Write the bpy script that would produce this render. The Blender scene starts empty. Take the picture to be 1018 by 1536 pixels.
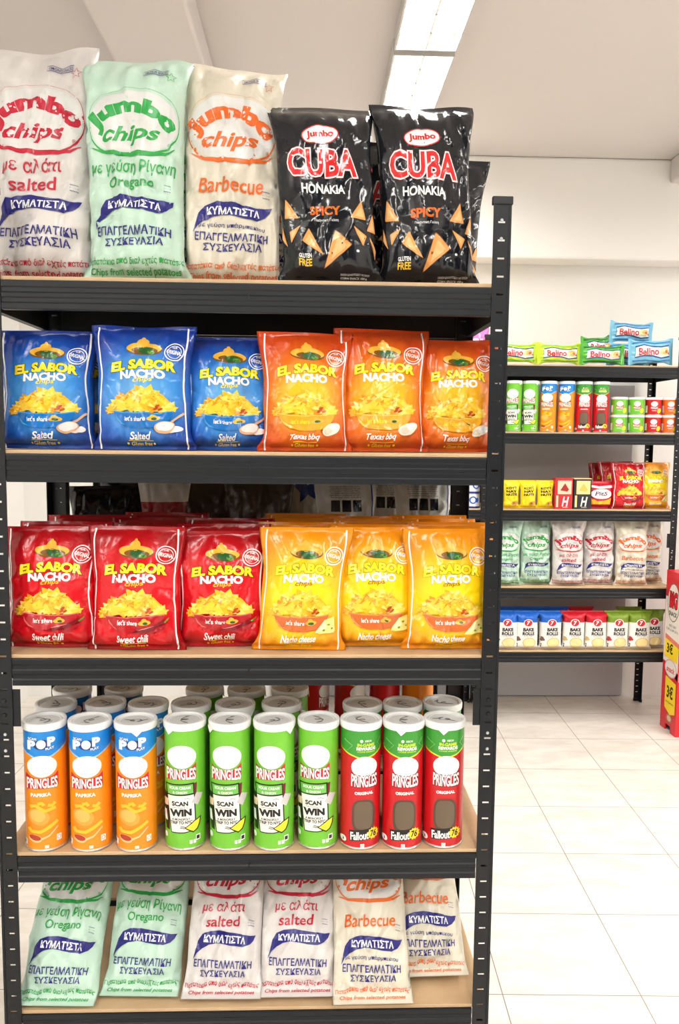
import bpy, bmesh, math, random
import numpy as np
from mathutils import Vector, Matrix
from mathutils.geometry import tessellate_polygon
PI = math.pi
S = bpy.context.scene
COL = S.collection

# ------------------------------------------------------------------ camera, world, light, exposure
cam = bpy.data.cameras.new('camera')
cam.sensor_fit = 'VERTICAL'; cam.sensor_height = 24.0
cam.lens = 1216.1 / 1536 * 24.0
cam.clip_start = 0.05; cam.clip_end = 60
camo = bpy.data.objects.new('camera', cam); COL.objects.link(camo)
_r = (0.99935410, -0.03459470, 0.00972562)
_d = (0.00638491, -0.09539845, -0.99541869)
_f = (0.03536402, 0.99483785, -0.09511594)
camo.matrix_world = Matrix(((_r[0], -_d[0], -_f[0], 0.109), (_r[1], -_d[1], -_f[1], -1.423),
                            (_r[2], -_d[2], -_f[2], 1.391), (0, 0, 0, 1)))
S.camera = camo
S.view_settings.view_transform = 'Standard'
S.view_settings.look = 'None'
S.view_settings.gamma = 1.0
S.view_settings.use_curve_mapping = False
S.view_settings.exposure = -0.15
WORLD_STRENGTH = 0.16         # ambient fill, added through the side left open behind the camera
LAMP_W = 36.0                 # each ceiling fluorescent
w = bpy.data.worlds.new('world'); S.world = w; w.use_nodes = True
bg = w.node_tree.nodes['Background']
bg.inputs[0].default_value = (1.0, 0.97, 0.93, 1); bg.inputs[1].default_value = WORLD_STRENGTH

# ------------------------------------------------------------------ materials
def lin(c):
    return tuple((x / 255 / 12.92) if x / 255 <= .04045 else ((x / 255 + .055) / 1.055) ** 2.4 for x in c) + (1.0,)
MATS = {}
def mat(name, rgb, rough=.5, spec=.5, metal=0.0, bump=0.0, bscale=40.0, coat=0.0, emit=0.0, grad=None, cloud=None):
    if name in MATS: return MATS[name]
    m = bpy.data.materials.new(name); m.use_nodes = True
    n = m.node_tree.nodes; l = m.node_tree.links; p = n['Principled BSDF']
    p.inputs['Base Color'].default_value = lin(rgb)
    p.inputs['Roughness'].default_value = rough
    p.inputs['Specular IOR Level'].default_value = spec
    p.inputs['Metallic'].default_value = metal
    p.inputs['Coat Weight'].default_value = coat
    p.inputs['Coat Roughness'].default_value = .08
    if emit:
        p.inputs['Emission Color'].default_value = lin(rgb); p.inputs['Emission Strength'].default_value = emit
    tc = n.new('ShaderNodeTexCoord')
    if grad:   # printed radial gradient of the pack: grad = ((pos, rgb), ...), measured from the middle of the front
        sub = n.new('ShaderNodeVectorMath'); sub.operation = 'SUBTRACT'; sub.inputs[1].default_value = (.5, .44, 0)
        mul = n.new('ShaderNodeVectorMath'); mul.operation = 'MULTIPLY'; mul.inputs[1].default_value = (1.0, 1.15, 0)
        ln = n.new('ShaderNodeVectorMath'); ln.operation = 'LENGTH'
        rp = n.new('ShaderNodeValToRGB')
        l.new(tc.outputs['UV'], sub.inputs[0]); l.new(sub.outputs[0], mul.inputs[0]); l.new(mul.outputs[0], ln.inputs[0])
        l.new(ln.outputs['Value'], rp.inputs[0])
        cr = rp.color_ramp
        while len(cr.elements) < len(grad): cr.elements.new(.5)
        for e, (pos, c) in zip(cr.elements, grad): e.position = pos; e.color = lin(c)
        l.new(rp.outputs[0], p.inputs['Base Color'])
    if cloud:  # (rgb2, scale) soft blotches
        nz = n.new('ShaderNodeTexNoise'); nz.inputs['Scale'].default_value = cloud[1]; nz.inputs['Detail'].default_value = 6
        rp = n.new('ShaderNodeValToRGB'); rp.color_ramp.elements[0].position = .35; rp.color_ramp.elements[1].position = .65
        rp.color_ramp.elements[0].color = lin(rgb); rp.color_ramp.elements[1].color = lin(cloud[0])
        l.new(tc.outputs['Object'], nz.inputs['Vector']); l.new(nz.outputs[0], rp.inputs[0]); l.new(rp.outputs[0], p.inputs['Base Color'])
    if bump:
        nz = n.new('ShaderNodeTexNoise'); nz.inputs['Scale'].default_value = bscale
        nz.inputs['Detail'].default_value = 3; nz.inputs['Distortion'].default_value = .8
        bp = n.new('ShaderNodeBump'); bp.inputs['Strength'].default_value = bump; bp.inputs['Distance'].default_value = .008
        l.new(tc.outputs['Object'], nz.inputs['Vector']); l.new(nz.outputs[0], bp.inputs['Height'])
        l.new(bp.outputs[0], p.inputs['Normal'])
    MATS[name] = m
    return m
def foil(name, rgb, grad=None): return mat('foil_' + name, rgb, rough=.24, spec=.5, bump=.30, bscale=28, grad=grad)
def matte(name, rgb): return mat('film_' + name, rgb, rough=.30, spec=.40, bump=.45, bscale=17)
def gloss(name, rgb): return mat('gloss_' + name, rgb, rough=.16, spec=.5, bump=.30, bscale=18)
def pap(name, rgb): return mat('print_' + name, rgb, rough=.34, spec=.45)

# ------------------------------------------------------------------ object helpers
def mk(name, V, F, mats, parent=None, fm=None, smooth=False, normals=None, uv=None):
    me = bpy.data.meshes.new(name)
    me.from_pydata([tuple(v) for v in V], [], [tuple(f) for f in F])
    for m in (mats if isinstance(mats, (list, tuple)) else [mats]): me.materials.append(m)
    if fm is not None: me.polygons.foreach_set('material_index', np.asarray(fm, dtype=np.int32))
    if smooth: me.polygons.foreach_set('use_smooth', np.ones(len(me.polygons), dtype=bool))
    if uv is not None:
        u = me.uv_layers.new(name='UVMap')
        idx = np.empty(len(me.loops), dtype=np.int32); me.loops.foreach_get('vertex_index', idx)
        u.data.foreach_set('uv', np.asarray(uv, dtype=np.float32)[idx].ravel())
    if normals is not None:
        me.normals_split_custom_set_from_vertices([tuple(x) for x in normals])
    me.update()
    o = bpy.data.objects.new(name, me); COL.objects.link(o)
    if parent: o.parent = parent
    return o
def tag(o, label, cat, group=None, kind=None):
    o['label'] = label; o['category'] = cat
    if group: o['group'] = group
    if kind: o['kind'] = kind
    return o
def empty(name, loc=(0, 0, 0), rz=0.0):
    o = bpy.data.objects.new(name, None); COL.objects.link(o)
    o.location = loc; o.rotation_euler = (0, 0, rz); o.empty_display_size = .05
    return o
def copy_tree(o, parent=None):
    c = o.copy(); COL.objects.link(c)
    if parent: c.parent = parent
    for ch in list(o.children): copy_tree(ch, c)
    return c
def dup(o, loc, rz, label, group=None, scale=None):
    c = copy_tree(o); c.location = loc; c.rotation_euler = (0, 0, rz); c['label'] = label
    if group: c['group'] = group
    if scale: c.scale = (scale, scale, scale) if not isinstance(scale, tuple) else scale
    return c
class MB:
    def __init__(s): s.V = []; s.F = []; s.M = []
    def add(s, V, F, m=0):
        o = len(s.V); s.V += [tuple(v) for v in V]; s.F += [tuple(i + o for i in f) for f in F]; s.M += [m] * len(F)
    def box(s, x0, x1, y0, y1, z0, z1, m=0):
        V = [(x, y, z) for z in (z0, z1) for y in (y0, y1) for x in (x0, x1)]
        s.add(V, [(0, 2, 3, 1), (4, 5, 7, 6), (0, 1, 5, 4), (2, 6, 7, 3), (0, 4, 6, 2), (1, 3, 7, 5)], m)
    def lathe(s, prof, n=48, m=0, ms=None, cap0=False, cap1=False):
        a = [2 * PI * i / n for i in range(n)]
        V = [(r * math.sin(t), -r * math.cos(t), z) for r, z in prof for t in a]
        for j in range(len(prof) - 1):
            s_ = [(j * n + i, j * n + (i + 1) % n, (j + 1) * n + (i + 1) % n, (j + 1) * n + i) for i in range(n)]
            o = len(s.V)
            s.F += [tuple(k + o for k in f) for f in s_]; s.M += [(ms[j] if ms else m)] * n
        o = len(s.V)
        if cap0: s.F.append(tuple(o + i for i in reversed(range(n)))); s.M.append(ms[0] if ms else m)
        if cap1: s.F.append(tuple(o + (len(prof) - 1) * n + i for i in range(n))); s.M.append(ms[-1] if ms else m)
        s.V += V
    def build(s, name, mats, parent=None, smooth=False, bevel=0.0):
        o = mk(name, s.V, s.F, mats, parent, s.M, smooth)
        if bevel:
            b = o.modifiers.new('bevel', 'BEVEL'); b.width = bevel; b.segments = 2; b.limit_method = 'ANGLE'
        if smooth: o.data.set_sharp_from_angle(angle=math.radians(40))
        return o

# ------------------------------------------------------------------ the room
def room():
    def struct(o): o['kind'] = 'structure'; return o
    m = bpy.data.materials.new('floor_tiles'); m.use_nodes = True
    n = m.node_tree.nodes; l = m.node_tree.links; p = n['Principled BSDF']
    tc = n.new('ShaderNodeTexCoord'); mp = n.new('ShaderNodeMapping'); mp.vector_type = 'TEXTURE'
    mp.inputs['Location'].default_value = (0.5791 * math.cos(.036) + 0.4876 * math.sin(.036), -0.5791 * math.sin(.036) + 0.4876 * math.cos(.036), 0)
    mp.inputs['Rotation'].default_value = (0, 0, -0.036)
    br = n.new('ShaderNodeTexBrick'); br.offset = 0; br.squash = 1
    T = .3463
    br.inputs['Scale'].default_value = 1.0; br.inputs['Brick Width'].default_value = T; br.inputs['Row Height'].default_value = T
    br.inputs['Mortar Size'].default_value = .0017; br.inputs['Mortar Smooth'].default_value = .3
    br.inputs['Mortar'].default_value = lin((138, 130, 120))
    nz = n.new('ShaderNodeTexNoise'); nz.inputs['Scale'].default_value = 5; nz.inputs['Detail'].default_value = 8; nz.inputs['Roughness'].default_value = .7
    mp2 = n.new('ShaderNodeMapping'); mp2.inputs['Scale'].default_value = (1, 2.6, 1)
    rp = n.new('ShaderNodeValToRGB'); rp.color_ramp.elements[0].position = .40; rp.color_ramp.elements[1].position = .66
    rp.color_ramp.elements[0].color = lin((236, 230, 221)); rp.color_ramp.elements[1].color = lin((216, 207, 196))
    l.new(tc.outputs['Object'], mp.inputs[0]); l.new(mp.outputs[0], br.inputs['Vector'])
    l.new(tc.outputs['Object'], mp2.inputs[0]); l.new(mp2.outputs[0], nz.inputs['Vector']); l.new(nz.outputs[0], rp.inputs[0])
    l.new(rp.outputs[0], br.inputs['Color1']); l.new(rp.outputs[0], br.inputs['Color2']); l.new(br.outputs[0], p.inputs['Base Color'])
    p.inputs['Roughness'].default_value = .32
    XL, XR, YB, YF, H = -1.37, 3.3, -4.2, 2.80, 2.75
    b = MB(); b.box(XL - .1, XR + .1, YB, YF + .1, -.1, 0); struct(b.build('floor', m))
    wallm = mat('wall_paint', (244, 242, 238), rough=.75, spec=.25, bump=.05, bscale=60)
    ceilm = mat('ceiling_paint', (216, 211, 208), rough=.85, spec=.2, bump=.04, bscale=50)
    b = MB(); b.box(XL - .1, XR + .1, YB, YF + .1, H, H + .1); struct(b.build('ceiling', ceilm))
    b = MB(); b.box(XL, XR, YF, YF + .1, 0, H); struct(b.build('wall_back', wallm))
    b = MB(); b.box(XL - .1, XL, YB, YF + .1, 0, H); struct(b.build('wall_left', wallm))
    b = MB(); b.box(XR, XR + .1, YB, YF + .1, 0, H); struct(b.build('wall_right', wallm))
    b = MB(); b.box(XL, XR, 2.64, YF, 2.265, H); struct(b.build('trim_1', wallm, bevel=.012))       # bulkhead along the back wall
    b = MB(); b.box(-.565, -.262, YB, 2.64, 2.635, H); struct(b.build('trim_2', ceilm, bevel=.01))  # ceiling beam
    b = MB(); b.box(1.86, 2.3, YB, 2.64, 2.635, H); struct(b.build('trim_3', ceilm, bevel=.01))
room()

# ceiling fluorescents
def fixture(x, y0, y1, label, real=True):
    w = .107; L = y1 - y0; z = 2.75
    r = empty('ceiling_light', (x, (y0 + y1) / 2, z)); tag(r, label, 'ceiling light', 'fluorescent ceiling lights in a row')
    hm = mat('lamp_housing', (205, 203, 200), rough=.4)
    b = MB(); h = .055; t = .006
    b.box(-w, w, -L / 2, L / 2, -.008, -.001)
    b.box(-w, -w + t, -L / 2, L / 2, -h, -.008); b.box(w - t, w, -L / 2, L / 2, -h, -.008)
    b.box(-w + t, w - t, -L / 2, -L / 2 + t, -h, -.008); b.box(-w + t, w - t, L / 2 - t, L / 2, -h, -.008)
    b.build('housing', hm, r)
    lm = mat('lamp_louver', (235, 235, 232), rough=.25, metal=.3)
    b = MB(); n = max(3, int(L / .11))
    for i in range(1, n):
        y = -L / 2 + L * i / n
        b.box(-w + t, w - t, y - .003, y + .003, -h + .002, -h + .016)
    b.box(-.004, .004, -L / 2 + t, L / 2 - t, -h + .002, -h + .02)
    b.build('louver', lm, r)
    tm = mat('lamp_tube', (255, 250, 240), emit=5.0)
    for sx in (-1, 1):
        b = MB(); n = 12; R = .013
        V = [(sx * .05 + R * math.cos(2 * PI * i / n), y, -.024 + R * math.sin(2 * PI * i / n)) for y in (-L / 2 + .02, L / 2 - .02) for i in range(n)]
        b.add(V, [(i, (i + 1) % n, n + (i + 1) % n, n + i) for i in range(n)])
        b.build('tube', tm, r, smooth=True)
    li = bpy.data.lights.new('lamp_light', 'AREA'); li.shape = 'RECTANGLE'; li.size = 2 * (w - t) - .004; li.size_y = L - .03
    li.energy = LAMP_W * L / 1.2; li.color = (1.0, .98, .945)
    lo = bpy.data.objects.new('lamp_light', li); COL.objects.link(lo); lo.parent = r; lo.location = (0, 0, -.0385)
    return r
fixture(.49, 1.50, 2.40, 'fluorescent ceiling light farther of two, nearest the back wall above the shelving')
fixture(.49, .28, 1.465, 'fluorescent ceiling light nearer of two, cut off by the top photo edge')
for x, y0, y1, lb in [(.49, -2.30, -1.10, 'unseen fluorescent ceiling light over the aisle right behind the viewer'), (.49, -3.55, -2.35, 'unseen fluorescent ceiling light over the aisle nearest the open side'),
                      (-.95, -2.70, -1.50, 'unseen added fluorescent ceiling light left of the ceiling beam, nearer the rack'), (-.95, -3.95, -2.75, 'unseen added fluorescent ceiling light left of the ceiling beam, nearest the open side'),
                      (2.6, .60, 1.80, 'unseen added fluorescent ceiling light right of the right beam, nearest the back wall'), (2.6, -.80, .40, 'unseen added fluorescent ceiling light right of the right beam, middle of its row'),
                      (2.6, -3.00, -1.80, 'unseen added fluorescent ceiling light right of the right beam, nearest the open side')]:
    fixture(x, y0, y1, lb)  # out-of-view lamps, added to light the rack fronts and floor evenly

# grey board standing behind the far rack
b = MB(); b.box(-.1, 1.79, 2.782, 2.798, 0.004, 1.66)
tag(b.build('backing_board', mat('grey_board', (186, 186, 190), rough=.6), bevel=.003), 'plain grey board standing against the back wall behind the far rack', 'board')

# ------------------------------------------------------------------ racks
RM = mat('rack_paint', (15, 18, 23), rough=.42, spec=.4)
RB = mat('rack_beam_paint', (17, 21, 26), rough=.45, spec=.35)
BOARD = mat('board_mdf', (206, 176, 138), rough=.6, cloud=((190, 158, 120), 9))
CAP = mat('plastic_black', (22, 24, 28), rough=.5)
HOLE_PALE = mat('hole_disc_pale', (200, 205, 210), rough=.3, metal=.8)  # pale discs for post holes: the bright background behind, put into the colour
def flange(L, wf=.031, inner_left=True):
    """front flange of a slotted angle post: plate in x (0..wf), z (0..L), real slots; returns bmesh-made verts and faces"""
    bm = bmesh.new(); a, c = .0085, .0205; hs = .0017
    if not inner_left: a, c = wf - c, wf - a
    zs = [0.0]; sl = []
    z = .045
    while z < L - .03:
        zs += [z - hs, z + hs]; sl.append((z - hs, z + hs)); z += .0305
    zs.append(L); xs = [0, a, c, wf]
    g = {}
    for j, zz in enumerate(zs):
        for i, xx in enumerate(xs): g[i, j] = bm.verts.new((xx, 0, zz))
    for j in range(len(zs) - 1):
        for i in range(3):
            if i == 1 and j % 2 == 1 and j < len(zs) - 2: continue
            bm.faces.new((g[i, j], g[i + 1, j], g[i + 1, j + 1], g[i, j + 1]))
    bmesh.ops.recalc_face_normals(bm, faces=bm.faces)
    bmesh.ops.solidify(bm, geom=list(bm.faces), thickness=.0016)
    ys = [v.co.y for v in bm.verts]; y0 = min(ys)
    bm.verts.index_update()
    V = [(v.co.x, v.co.y - y0, v.co.z) for v in bm.verts]; F = [tuple(v.index for v in f.verts) for f in bm.faces]
    bm.free(); return V, F
def beam_mesh(x0, x1, h=.049, depth=.03):
    prof = [(.010, 0), (.0006, 0), (0, -.002), (0, -.010), (.0016, -.0125), (.0016, -.019), (0, -.0215), (0, -.0275), (.0016, -.030), (.0016, -.0365), (0, -.039), (0, -h + .002), (.0008, -h), (.014, -h), (.014, -h + .0015), (.003, -h + .0015), (.003, -.0015), (.010, -.0015)]
    n = len(prof)
    V = [(x, y, z) for x in (x0, x1) for y, z in prof]
    F = [(i, (i + 1) % n, n + (i + 1) % n, n + i) for i in range(n)] + [tuple(range(n)), tuple(range(2 * n - 1, n - 1, -1))]
    return V, F
def rack(label, loc, zt, HT=1.8, W=.45, D=.34, rz=0.0):
    r = empty('storage_rack', loc, rz); tag(r, label, 'shelving rack', 'black slotted metal shelving racks')
    wf = .031
    for sx in (-1, 1):
        for sy in (0, 1):
            b = MB(); V, F = flange(HT - .012, wf, inner_left=(sx == 1))
            x0 = W - wf if sx == 1 else -W
            b.add([(x0 + x, (D - .0016 + y) if sy else y, z + .004) for x, y, z in V], F)
            xs = (W - .0016, W) if sx == 1 else (-W, -W + .0016)
            b.box(*xs, *((D - wf, D - .0016) if sy else (.0016, wf)), .004, HT - .008)
            # folded lips along the flange edges
            yl = (D - .0001, D + .0012) if sy else (-.0012, .0001)
            b.box(x0, x0 + .004, *yl, .004, HT - .012); b.box(x0 + wf - .004, x0 + wf, *yl, .004, HT - .012)
            u = b.build('upright', RM, r)
            c = MB(); e = .0022
            c.box(x0 - e, x0 + wf + e, *((D - .008, D + e) if sy else (-e, .008)), HT - .014, HT)
            c.box(*((W - .008, W + e) if sx == 1 else (-W - e, -W + .008)), *((D - wf - e, D - .008) if sy else (.008, wf + e)), HT - .014, HT)
            c.build('end_cap', CAP, u, bevel=.0015)
            c = MB()
            c.box(x0 - e, x0 + wf + e, *((D - .008, D + e) if sy else (-e, .008)), 0, .016)
            c.box(*((W - .008, W + e) if sx == 1 else (-W - e, -W + .008)), *((D - wf - e, D - .008) if sy else (.008, wf + e)), 0, .016)
            c.build('foot', CAP, u, bevel=.0015)
            # joining plate at mid height, wider than the flange
            c = MB(); yy = (D - .0034, D - .0018) if sy else (.0018, .0034)
            c.box(*((W - wf - .013, W - .003) if sx == 1 else (-W + .003, -W + wf + .013)), *yy, .866, .934)
            c.build('joining_plate', RM, r)
            if sy == 0:
                xr = x0 + (.0145 if sx == 1 else wf - .0145)
                for zr in (.914, .888):
                    c = MB(); n = 12
                    V = [(xr + .0042 * math.cos(2 * PI * i / n), -.0002, zr + .0042 * math.sin(2 * PI * i / n)) for i in range(n)] + \
                        [(xr + .003 * math.cos(2 * PI * i / n), -.0022, zr + .003 * math.sin(2 * PI * i / n)) for i in range(n)]
                    c.add(V, [(i, (i + 1) % n, n + (i + 1) % n, n + i) for i in range(n)] + [tuple(range(n, 2 * n))])
                    c.build('bolt', RM, u)
                for zr in (HT - .040, HT - .071, .852, .822):
                    c = MB(); n = 10
                    V = [(xr + .0031 * math.cos(2 * PI * i / n), -.0001, zr + .0031 * math.sin(2 * PI * i / n)) for i in range(n)] + \
                        [(xr + .0025 * math.cos(2 * PI * i / n), -.0012, zr + .0025 * math.sin(2 * PI * i / n)) for i in range(n)]
                    c.add(V, [(i, (i + 1) % n, n + (i + 1) % n, n + i) for i in range(n)] + [tuple(range(n, 2 * n))])
                    c.build('hole_disc', HOLE_PALE, u)
    for z in zt:      # z = top of the board
        zb = z - .007
        V, F = beam_mesh(-W + wf + .0008, W - wf - .0008)
        b = MB(); b.add([(x, y + .0002, q + zb) for x, y, q in V], F)
        b.box(-.0012, .0012, -.0008, .0004, zb - .024, zb - .016); b.box(-.0012, .003, -.0008, .0004, zb - .025, zb - .023)
        b.build('front_beam', RB, r)
        b = MB(); b.add([(x, D - y - .0002, q + zb) for x, y, q in V], F); b.build('rear_beam', RB, r)
        V, F = beam_mesh(wf + .001, D - wf - .001)
        for sx in (-1, 1):
            b = MB(); b.add([(sx * (W - y - .0018), x, q + zb) for x, y, q in V], F); b.build('side_beam', RB, r)
        b = MB(); b.box(-W + .002, W - .002, .0035, D - .0035, zb + .0002, z); b.build('shelf_board', BOARD, r, bevel=.0008)
    return r
ZT = [1.654, 1.3595, .997, .6295, .323]
rack('black metal shelving rack in the foreground with five tan boards', (0, 0, 0), ZT)
rack('black shelving rack standing back to back right behind the foreground rack', (0, .366, 0), [1.654, 1.3595, .997, .6295, .323])
ZF = [1.726, 1.412, 1.048, .674, .361]
YFAR = 2.37
rack('black shelving rack against the back wall at the right of the photo', (1.405, YFAR, 0), ZF, HT=1.86, W=.452)
rack('black shelving rack against the back wall left of the far right one', (.492, YFAR, 0), ZF, HT=1.86, W=.45)

# ------------------------------------------------------------------ printed art: flat shapes cut on the pack's own grid
NI, NJ = 32, 56
_TC = {}
def glyphs(s, bold):
    k = (s, round(bold, 4))
    if k not in _TC:
        cu = bpy.data.curves.new('t', 'FONT'); cu.body = s; cu.size = 1; cu.offset = bold; cu.resolution_u = 3; cu.fill_mode = 'FRONT'
        ob = bpy.data.objects.new('t', cu); me = bpy.data.meshes.new_from_object(ob)
        V = np.array([v.co[:2] for v in me.vertices]); F = [tuple(p.vertices) for p in me.polygons]
        bpy.data.objects.remove(ob); bpy.data.curves.remove(cu); bpy.data.meshes.remove(me)
        _TC[k] = (V, F)
    return _TC[k]
class Art:
    def __init__(s, k, xc, yb, W, L, R=None):
        s.k, s.xc, s.yb, s.W, s.L, s.R = k, xc, yb, W, L, R; s.E = []; s.layer = 0
    def up(s, n=1): s.layer += n
    def raw(s, V, F, m, dl=0): s.E.append((np.asarray(V, float), F, m, s.layer + dl))
    def text(s, t, cx, cy, w, h, m, bold=.0, out=None, shear=0.0, rot=0.0, warp=None):
        V0, F0 = glyphs(t, bold)
        def place(V, ref):
            V = V.copy(); R_ = ref.copy()
            V[:, 0] += shear * V[:, 1]; R_[:, 0] += shear * R_[:, 1]
            lo, hi = R_.min(0), R_.max(0)
            x = ((V[:, 0] - lo[0]) / (hi[0] - lo[0]) - .5) * w; y = -((V[:, 1] - lo[1]) / (hi[1] - lo[1]) - .5) * h
            if warp: x, y = warp(x, y)
            c, q = math.cos(rot), math.sin(rot)
            return np.stack([cx + c * x - q * y, cy + q * x + c * y], 1)
        if out:
            for i, (mm, off) in enumerate(out):
                V1, F1 = glyphs(t, bold + off); s.raw(place(V1, V0), F1, mm, i)
            s.raw(place(V0, V0), F0, m, len(out))
        else: s.raw(place(V0, V0), F0, m)
    def poly(s, pts, m):
        T = tessellate_polygon([[Vector((p[0], p[1], 0)) for p in pts]])
        s.raw(pts, [tuple(t) for t in T], m)
    def ell(s, cx, cy, rx, ry, m, rot=0.0, n=28, p=1.0):
        a = np.linspace(0, 2 * PI, n, endpoint=False); c, q = math.cos(rot), math.sin(rot)
        x = rx * np.sign(np.cos(a)) * np.abs(np.cos(a)) ** p; y = ry * np.sign(np.sin(a)) * np.abs(np.sin(a)) ** p
        V = np.vstack([[cx, cy], np.stack([cx + c * x - q * y, cy + q * x + c * y], 1)])
        s.raw(V, [(0, 1 + i, 1 + (i + 1) % n) for i in range(n)], m)
    def stroke(s, pts, wd, m, closed=False):
        P = np.asarray(pts, float); n = len(P)
        wd = np.broadcast_to(np.asarray(wd, float), (n,))
        if closed: T = np.roll(P, -1, 0) - np.roll(P, 1, 0)
        else: T = np.gradient(P, axis=0)
        T /= np.maximum(np.linalg.norm(T, axis=1, keepdims=True), 1e-9); N = np.stack([-T[:, 1], T[:, 0]], 1) * wd[:, None] / 2
        V = np.vstack([P + N, P - N]); k = n if closed else n - 1
        s.raw(V, [(i, (i + 1) % n, n + (i + 1) % n, n + i) for i in range(k)], m)
    def ring(s, cx, cy, rx, ry, wd, m, rot=0.0, n=32, a0=0, a1=2 * PI):
        full = abs(a1 - a0 - 2 * PI) < 1e-6
        a = np.linspace(a0, a1, n, endpoint=not full); c, q = math.cos(rot), math.sin(rot)
        x, y = rx * np.cos(a), ry * np.sin(a)
        s.stroke(np.stack([cx + c * x - q * y, cy + q * x + c * y], 1), wd, m, closed=full)
    def rect(s, x0, x1, y0, y1, m): s.poly([(x0, y0), (x1, y0), (x1, y1), (x0, y1)], m)
    def finish(s, nu=None, nv=None, lim=.985):
        """-> (u, v, layer), faces, material index per face, materials; cut at every grid line it crosses"""
        mats = []; VV = []; LL = []; FF = []; MM = []; o = 0
        for V, F, m, lay in s.E:
            u = (V[:, 0] - s.xc) * s.k; v = np.clip((s.yb - V[:, 1]) * s.k / s.L, .004, .996)
            if s.R: u = np.arcsin(np.clip(u / s.R, -.999, .999)) / PI      # share of half the way round
            else: u = np.clip(u / (s.W / 2), -lim, lim)
            if m not in mats: mats.append(m)
            bm = bmesh.new(); vs = [bm.verts.new((a, b_, 0)) for a, b_ in zip(u, v)]
            for f in F:
                try: bm.faces.new([vs[i] for i in f])
                except ValueError: pass
            for n_, ax, arr in ((nu, 0, u), (nv, 1, v)):
                if not n_ or len(arr) == 0: continue
                lines = [(2 * i / n_ - 1) if ax == 0 else i / n_ for i in range(1, n_)]
                for c in lines:
                    if arr.min() < c < arr.max():
                        co = (c, 0, 0) if ax == 0 else (0, c, 0); no = (1, 0, 0) if ax == 0 else (0, 1, 0)
                        bmesh.ops.bisect_plane(bm, geom=bm.verts[:] + bm.edges[:] + bm.faces[:], dist=1e-7, plane_co=co, plane_no=no)
            bm.verts.index_update()
            VV += [(q.co.x, q.co.y) for q in bm.verts]; LL += [lay] * len(bm.verts)
            for f in bm.faces:
                ix = [q.index + o for q in f.verts]
                if f.normal.z < 0: ix.reverse()
                FF.append(tuple(ix)); MM.append(mats.index(m))
            o += len(bm.verts); bm.free()
        return dict(uv=np.array(VV).reshape(-1, 2), lay=np.array(LL), F=FF, M=np.array(MM, dtype=int), mats=mats)

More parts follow.
